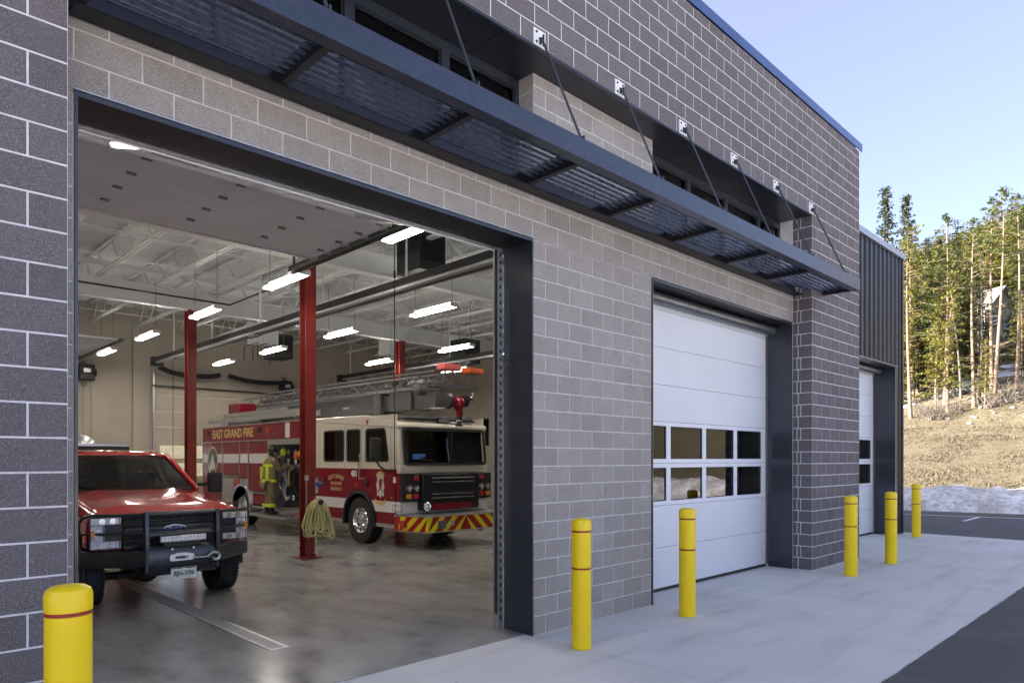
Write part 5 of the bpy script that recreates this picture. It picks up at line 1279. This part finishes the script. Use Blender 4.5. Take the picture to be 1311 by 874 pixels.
MB().box(fx-.182,fx-.12,fy-.19,fy-.125,fz+.93,fz+1.27).build('coat_stripe', 'hivis', P_); MB().box(fx-.182,fx-.12,fy+.125,fy+.19,fz+.93,fz+1.27).build('coat_stripe', 'hivis', P_)
text('coat_lettering', '121', .11, (fx-.175,fy,fz+1.44), LV, UP, 'hivis', P_, .004, .9, .004)
ca = MB(); rows = []
for (z, a, dx) in ((1.655,.105,.075),(1.70,.108,.075),(1.75,.098,.075),(1.79,.06,.075),(1.805,.01,.075)): rows.append([(fx+dx+a*1.1*math.cos(t),fy+a*math.sin(t),fz+z) for t in [2*math.pi*k/18 for k in range(18)]])
ca.loft(rows); ca.prism([(fx+.17,fy-.075),(fx+.27,fy-.05),(fx+.285,fy),(fx+.27,fy+.05),(fx+.17,fy+.075)], 'z', fz+1.665, fz+1.68); ca.build('cap', 'hair', P_)
MB().ell(W(.065,0,1.60),.085,.092,.075,12,7).build('hair', 'hair', P_)
MB().ell(W(.195,0,1.60),.020,.014,.02,8,5).build('nose', 'skin', P_)
for s in (-1, 1):
    MB().ell(W(.09,s*.098,1.60),.022,.010,.030,8,5).build('ear', 'skin', P_); MB().ell(W(.176,s*.033,1.632),.008,.013,.008,8,5).build('eye', 'boot', P_)
for (cx_, cy_, cz_) in ((.46,-.20,1.36),(.42,.18,1.60)):
    m = MB(); m.ell(W(cx_+.02,cy_,cz_+.01),.05,.042,.022,10,6)
    for q in range(4): m.tube([W(cx_+.05,cy_+(q-1.5)*.022,cz_+.012), W(cx_+.085+.006*(q in (1,2)),cy_+(q-1.5)*.024,cz_+.006), W(cx_+.105,cy_+(q-1.5)*.024,cz_-.018)], .010, 6)
    m.tube([W(cx_+.01,cy_+.04,cz_), W(cx_+.045,cy_+.066,cz_-.004), W(cx_+.07,cy_+.066,cz_-.014)], .011, 6)
    m.build('glove', 'boot', P_)

# ================================================================== TREES AND CABIN
def at(px, z):
    k = (px-655.5)/880; return (cp.x+z*(FX+FY*k), cp.y+z*(FY-FX*k))
def tufts(V_, F_, p, n, spread, size, rng, flat=.6):
    for _ in range(n):
        c_ = p+Vector((rng.gauss(0,spread),rng.gauss(0,spread),rng.gauss(0,spread*flat)))
        a = Vector((rng.gauss(0,1),rng.gauss(0,1),rng.gauss(0,.7))).normalized()*size*rng.uniform(.6,1.2)
        b = Vector((rng.gauss(0,1),rng.gauss(0,1),rng.gauss(0,.7))).normalized()*size*rng.uniform(.5,1.0)
        i_ = len(V_); V_ += [c_-a*.6-b*.4, c_+a, c_+b]; F_.append((i_,i_+1,i_+2))
def make_tree(seed, h, kind):
    rng = random.Random(seed)
    lean = Vector((rng.uniform(-.03,.03),rng.uniform(-.03,.03),1))
    def tp(f): return Vector((lean.x*h*f+.12*math.sin(f*4+seed), lean.y*h*f+.12*math.cos(f*3.1+seed)-.12, h*f))
    tv = MB(); r0 = .0105*h if kind != 'spruce' else .013*h
    pts = [tp(k/12) for k in range(13)]; pts[0].z -= .3
    tv.tube(pts, [r0*(1-.93*k/12)*(1.25 if k == 0 else 1) for k in range(13)], 7)
    V_, F_ = [], []; tw = []
    if kind == 'spruce': c0, nb_, lmax, mat = .05, int(h*13), .135*h, 'needle_dark'
    elif kind == 'bushy': c0, nb_, lmax, mat = .16, int(h*7), .19*h, 'needle_yellow'
    elif kind == 'pine': c0, nb_, lmax, mat = .34, int(h*5.2), .19*h, 'needle_green'
    elif kind == 'pole': c0, nb_, lmax, mat = .62, int(h*2.8), .12*h, 'needle_green'
    else: c0, nb_, lmax, mat = .45, int(h*2.2), .10*h, 'dead_needle'
    for k in range(nb_):
        f_ = c0+(1-c0)*((k+rng.random())/nb_)**.9; q = (f_-c0)/(1-c0)
        if kind == 'spruce': L = lmax*(1-q)**.85*rng.uniform(.7,1.1)+.12
        elif kind in ('pine','pole'): L = lmax*(math.sin(math.pi*min(1,q*.8+.22))**.8)*rng.uniform(.45,1.15)
        else: L = lmax*(1-q*.75)*rng.uniform(.4,1.1)
        an_ = rng.uniform(0,6.283); rise = rng.uniform(-.30,.05) if kind == 'spruce' else rng.uniform(-.15,.45)
        d = Vector((math.cos(an_),math.sin(an_),rise)).normalized(); p0 = tp(f_)
        e = p0+d*L; tv.tube([p0, p0+d*L*.5+Vector((0,0,-.03*L)), e], [r0*.16,r0*.1,r0*.04], 4, cap=False)
        if kind == 'dead':
            for _ in range(5): s0 = p0+d*L*rng.uniform(.3,1); tv.tube([s0, s0+Vector((rng.gauss(0,.35),rng.gauss(0,.35),rng.gauss(0,.25)))], [r0*.05,r0*.03], 3, cap=False)
            if rng.random() < .35: tufts(V_, F_, e, 6, .16, .14, rng)
            continue
        steps = max(2, int(L/.26))
        for s_ in range(steps):
            g_ = (s_+1)/steps
            if kind in ('pine','pole') and g_ < .35: continue
            tufts(V_, F_, p0+d*L*g_+Vector((0,0,-.05*L*g_)), 7, .13+.05*(1-g_), .17, rng, .5)
    for k in range(int(h*1.3)):                            # bare twigs on the lower stem
        f_ = rng.uniform(.08, max(c0,.3)); an_ = rng.uniform(0,6.283); L = rng.uniform(.3,1.1)
        tv.tube([tp(f_), tp(f_)+Vector((math.cos(an_)*L,math.sin(an_)*L,rng.uniform(-.4,.15)*L))], [r0*.10,r0*.04], 3, cap=False)
    return tv, V_, F_, mat
protos = {}
def proto(key, seed, h, kind):
    tv, V_, F_, mat = make_tree(seed, h, kind)
    tm = tv.mesh('trunk', (0,0,0), 60); tm.materials.append(M['bark_pine' if kind in ('pole','pine','bushy') else ('twig' if kind == 'dead' else 'bark_gray')])
    cm = bpy.data.meshes.new('crown'); cm.from_pydata(V_, [], F_); cm.materials.append(M[mat]); protos[key] = (tm, cm, h)
for k in range(3): proto('pole%d' % k, 11+k, 13.5+.4*k, 'pole'); proto('bushy%d' % k, 31+k, 11.5+k, 'bushy'); proto('pine%d' % k, 51+k, 13.5+.5*k, 'pine'); proto('spruce%d' % k, 71+k, 14.0+k, 'spruce')
proto('dead0', 91, 11.0, 'dead'); proto('dead1', 92, 8.0, 'dead')
def tree(px, z, key, h, label, group=None, leanx=0.0, rz=None):
    x, y = at(px, z); zz = hill_h(x, y)-.05; tm, cm, h0 = protos[key]
    r = thing('pine_tree' if 'spruce' not in key else 'spruce_tree', (x, y, zz), label, 'tree', group)
    s = h/h0; r.scale = (s*.95, s*.95, s); r.rotation_euler = (0, leanx, random.uniform(0,6.28) if rz is None else rz)
    for nm, me in (('trunk', tm), ('crown', cm)):
        o = bpy.data.objects.new(nm, me); C.objects.link(o); o.parent = r
    return r
tree(1163,47,'pole0',12.8,'slim bare-trunked pine standing right beside the dark metal wing', leanx=.03, rz=.5)
tree(1209,49,'pine1',13.9,'tall broad-crowned pine with a round top above the other trees', rz=1.0)
tree(1246,46.5,'pole1',12.9,'straight bare orange-barked pine trunk beside the grey dead tree', rz=2.0)
tree(1270,50,'pole2',14.2,'tall bare pine trunk just in front of the cabin wall', rz=3.0)
tree(1276,45.5,'pole0',14.2,'leaning bare pine trunk in front of the small cabin', leanx=.045, rz=4.0)
tree(1303,48,'pole1',13.6,'thick reddish bare pine trunk past the cabin', rz=5.0)
tree(1250,47.5,'dead0',10.5,'grey dead pine tangled with bare twigs beside the bare orange trunk', rz=1)
tree(1229,50,'dead1',9.5,'grey leaning dead trunk between the broad pine and the dead pine', leanx=.06, rz=2)
tree(1197,47.5,'bushy0',8.6,'yellow-green pine clump at the foot of the broad-crowned pine', rz=1)
tree(1214,46.8,'bushy1',9.6,'bright yellow-green bushy pine leaning against the broad-crowned pine', rz=2)
tree(1262,45.5,'bushy2',4.6,'small young yellow-green pine at the edge of the grass slope', rz=2)
tree(1132,60,'spruce0',16.4,'narrow pointed spruce rising over the metal wing roof', rz=1)
tree(1155,57,'spruce1',15.6,'tall dark spruce beside the narrow one over the wing roof', rz=2)
tree(1170,53,'bushy1',13.4,'tall yellow-green conifer next to the slim pine by the wing', rz=3)
G_ = 'conifers packed behind the first row of trunks'
rng = random.Random(5)
lab2 = {'bushy':'yellow-green bushy pine packed behind the first row of trunks','spruce':'dark green spruce packed behind the first row of trunks','pine':'mid green pine packed behind the first row of trunks'}
for k in range(58):
    px = 1120+rng.random()*225; z = rng.uniform(52,76); key = rng.choice(['bushy0','bushy1','bushy2','bushy1','spruce1','spruce2','spruce0','pine0','pine2'])
    if 1262 < px < 1300 and z < 72: continue
    kd = key[:-1]; cap_ = 13.5 if px > 1235 else 11.2
    tree(px, z, key, min(cap_, rng.uniform(8.5,13.5))*(1 if kd != 'bushy' else .92), lab2[kd], G_+' ('+kd+')')
for k in range(44):
    px = 1150+rng.random()*185; z = rng.uniform(50.5,62); key = rng.choice(['spruce0','spruce1','spruce2','spruce2','bushy0'])
    if 1262 < px < 1302 and z < 68: continue
    kd = key[:-1]; tree(px, z, key, rng.uniform(5.0,9.5), {'spruce':'short dark spruce filling the understory behind the trunks','bushy':'short yellow-green pine filling the understory behind the trunks'}[kd], 'understory conifers ('+kd+')')
# the wooded mountainside as one mass
rng = random.Random(9); FV, FF = [], []
def far_tree(x, y, h):
    z0 = hill_h(x, y); w_ = h*rng.uniform(.13,.2)
    n = 34
    for q in range(n):
        f_ = q/n; rr_ = w_*(1-f_)**.8*rng.uniform(.5,1.1)+.1
        for _ in range(3):
            a = rng.uniform(0,6.283); c_ = Vector((x+math.cos(a)*rr_*.55, y+math.sin(a)*rr_*.55, z0+h*(.06+.94*f_)))
            t1 = Vector((math.cos(a)*rr_*.75, math.sin(a)*rr_*.75, -rr_*.35)); t2 = Vector((-math.sin(a), math.cos(a), .25))*rr_*rng.uniform(.35,.6)
            i_ = len(FV); FV.extend([c_-t2, c_+t2, c_+t1]); FF.append((i_,i_+1,i_+2))
for k in range(1150):
    z = 72+95*rng.random()**.85; px = rng.uniform(1090,1500); x, y = at(px, z); far_tree(x, y, rng.uniform(6.5,11.0))
cm = bpy.data.meshes.new('far_forest'); cm.from_pydata(FV, [], FF); cm.materials.append(M['needle_yellow'])
o = bpy.data.objects.new('far_forest', cm); C.objects.link(o); tag(o, 'yellow-green conifer forest covering the mountainside behind the trees', 'forest', kind='stuff')
# dry grass tufts on the slope
rng = random.Random(21); GV, GF = [], []
for k in range(15000):
    z = 25.5+24*rng.random()**1.3; px = rng.uniform(1120,1420); x, y = at(px, z)
    if hill_s(x, y) < 2.6: continue
    dens = noise.noise(Vector((x*.45, y*.45, 8)))
    if dens < -.12 and rng.random() < .8: continue
    zz = hill_h(x, y)-.02; hh = rng.uniform(.03,.12)*(1+.7*max(0,dens))
    for _ in range(3):
        a = rng.uniform(0,6.283); wv = .035; dx, dy = math.cos(a)*wv, math.sin(a)*wv; i_ = len(GV)
        GV.extend([(x-dx,y-dy,zz),(x+dx,y+dy,zz),(x+rng.gauss(0,.07),y+rng.gauss(0,.07),zz+hh)]); GF.append((i_,i_+1,i_+2))
gmh = bpy.data.meshes.new('dry_grass'); gmh.from_pydata(GV, [], GF); gmh.materials.append(M['dry_grass'])
o = bpy.data.objects.new('dry_grass', gmh); C.objects.link(o); tag(o, 'dry straw-coloured grass tufts covering the slope', 'grass', kind='stuff')
# patches of old snow, twigs and rocks under the trees
for k, (px, z, rx, ry) in enumerate(((1222,52,1.6,.7),(1240,53,1.3,.6),(1290,54,1.9,.8),(1302,56,1.5,.7),(1160,52,.8,.4))):
    x, y = at(px, z); m = MB(); n = 18; rows = []
    for f_ in (0.02,.5,.85,1.0):
        rows.append([(x+(ry*math.cos(t)*FX-rx*math.sin(t)*FY*-1)*f_*(1+.25*noise.noise(Vector((math.cos(t)*2,math.sin(t)*2,k)))), y+(ry*math.cos(t)*FY-rx*math.sin(t)*FX)*f_, 0) for t in [2*math.pi*q/n for q in range(n)]])
    rows = [[(p[0],p[1],hill_h(p[0],p[1])+(.14,.13,.09,-.05)[i_]) for p in r_] for i_, r_ in enumerate(rows)]
    m.loft(rows, cap=True); tag(m.build('snow_patch', 'clean_snow', sharp=70), kind='structure')
rng = random.Random(3)
for k, (px, z) in enumerate(((1186,45.5),(1192,46),(1200,45),(1181,46.5),(1285,46),(1292,45.2),(1268,45),(1225,46))):
    x, y = at(px, z); t = thing('bare_shrub', (x,y,hill_h(x,y)-.03), 'leafless grey-brown shrub at the foot of the tree line', 'shrub', 'bare shrubs at the tree line')
    m = MB(); b0 = Vector((x,y,hill_h(x,y)-.03))
    for _ in range(34):
        a = rng.uniform(0,6.283); L = rng.uniform(.6,1.9); d = Vector((math.cos(a)*.55,math.sin(a)*.55,rng.uniform(.5,1.2))).normalized()
        m.tube([b0+Vector((rng.gauss(0,.25),rng.gauss(0,.25),0)), b0+d*L*.6+Vector((rng.gauss(0,.2),rng.gauss(0,.2),0)), b0+d*L+Vector((rng.gauss(0,.3),rng.gauss(0,.3),0))], [.022,.015,.006], 4, cap=False)
    m.build('stems', 'twig', t)
for k in range(16):
    x, y = at(rng.uniform(1160,1312), rng.uniform(41,48)); r_ = rng.uniform(.10,.26); m = MB(); m.ell((x,y,hill_h(x,y)+r_*.3),r_,r_*rng.uniform(.7,1.1),r_*.6,7,4)
    tag(m.build('stone', 'rock', sharp=20), 'pale stone lying on the grass slope below the trees', 'stone', 'stones below the tree line')
# cabin among the trees
x, y = at(1281, 68); zc = hill_h(x, y)
cb = thing('cabin', (x,y,zc), 'small grey cabin with pitched roof half hidden among the trees', 'building')
cb.rotation_euler = (0,0,TH-R(90)+.25)
def cabm(fn): m = MB(); fn(m); return m
def cpart(m, nm, mt, par=cb):
    o = bpy.data.objects.new(nm, m.mesh(nm)); C.objects.link(o); o.parent = par; o.data.materials.append(M[mt]); return o
m = MB(); m.box(-1.6,1.6,-.1,4,-1,3.6); m.prism([(-1.6,3.6),(1.6,3.6),(0,5.3)], 'y', -.1, 4); cpart(m, 'wall', 'cabin_wall')
m = MB(); m.hexa([(-2.1,-.6,3.05),(0,-.6,5.32),(0,4.4,5.32),(-2.1,4.4,3.05),(-2.1,-.6,3.2),(0,-.6,5.5),(0,4.4,5.5),(-2.1,4.4,3.2)]); m.hexa([(2.1,-.6,3.05),(0,-.6,5.32),(0,4.4,5.32),(2.1,4.4,3.05),(2.1,-.6,3.2),(0,-.6,5.5),(0,4.4,5.5),(2.1,4.4,3.2)]); cpart(m, 'roof', 'cabin_roof')
for xx in (-.75,.75):
    m = MB(); m.box(xx-.45,xx+.45,-.16,-.11,1.3,2.6); wf = cpart(m, 'window', 'white_paint'); m = MB(); m.box(xx-.37,xx+.37,-.175,-.165,1.38,2.52); cpart(m, 'pane', 'glass_black', wf)
m = MB(); m.box(-2.0,-1.64,-.05,.3,-1,3.0); cpart(m, 'corner_post', 'white_paint')
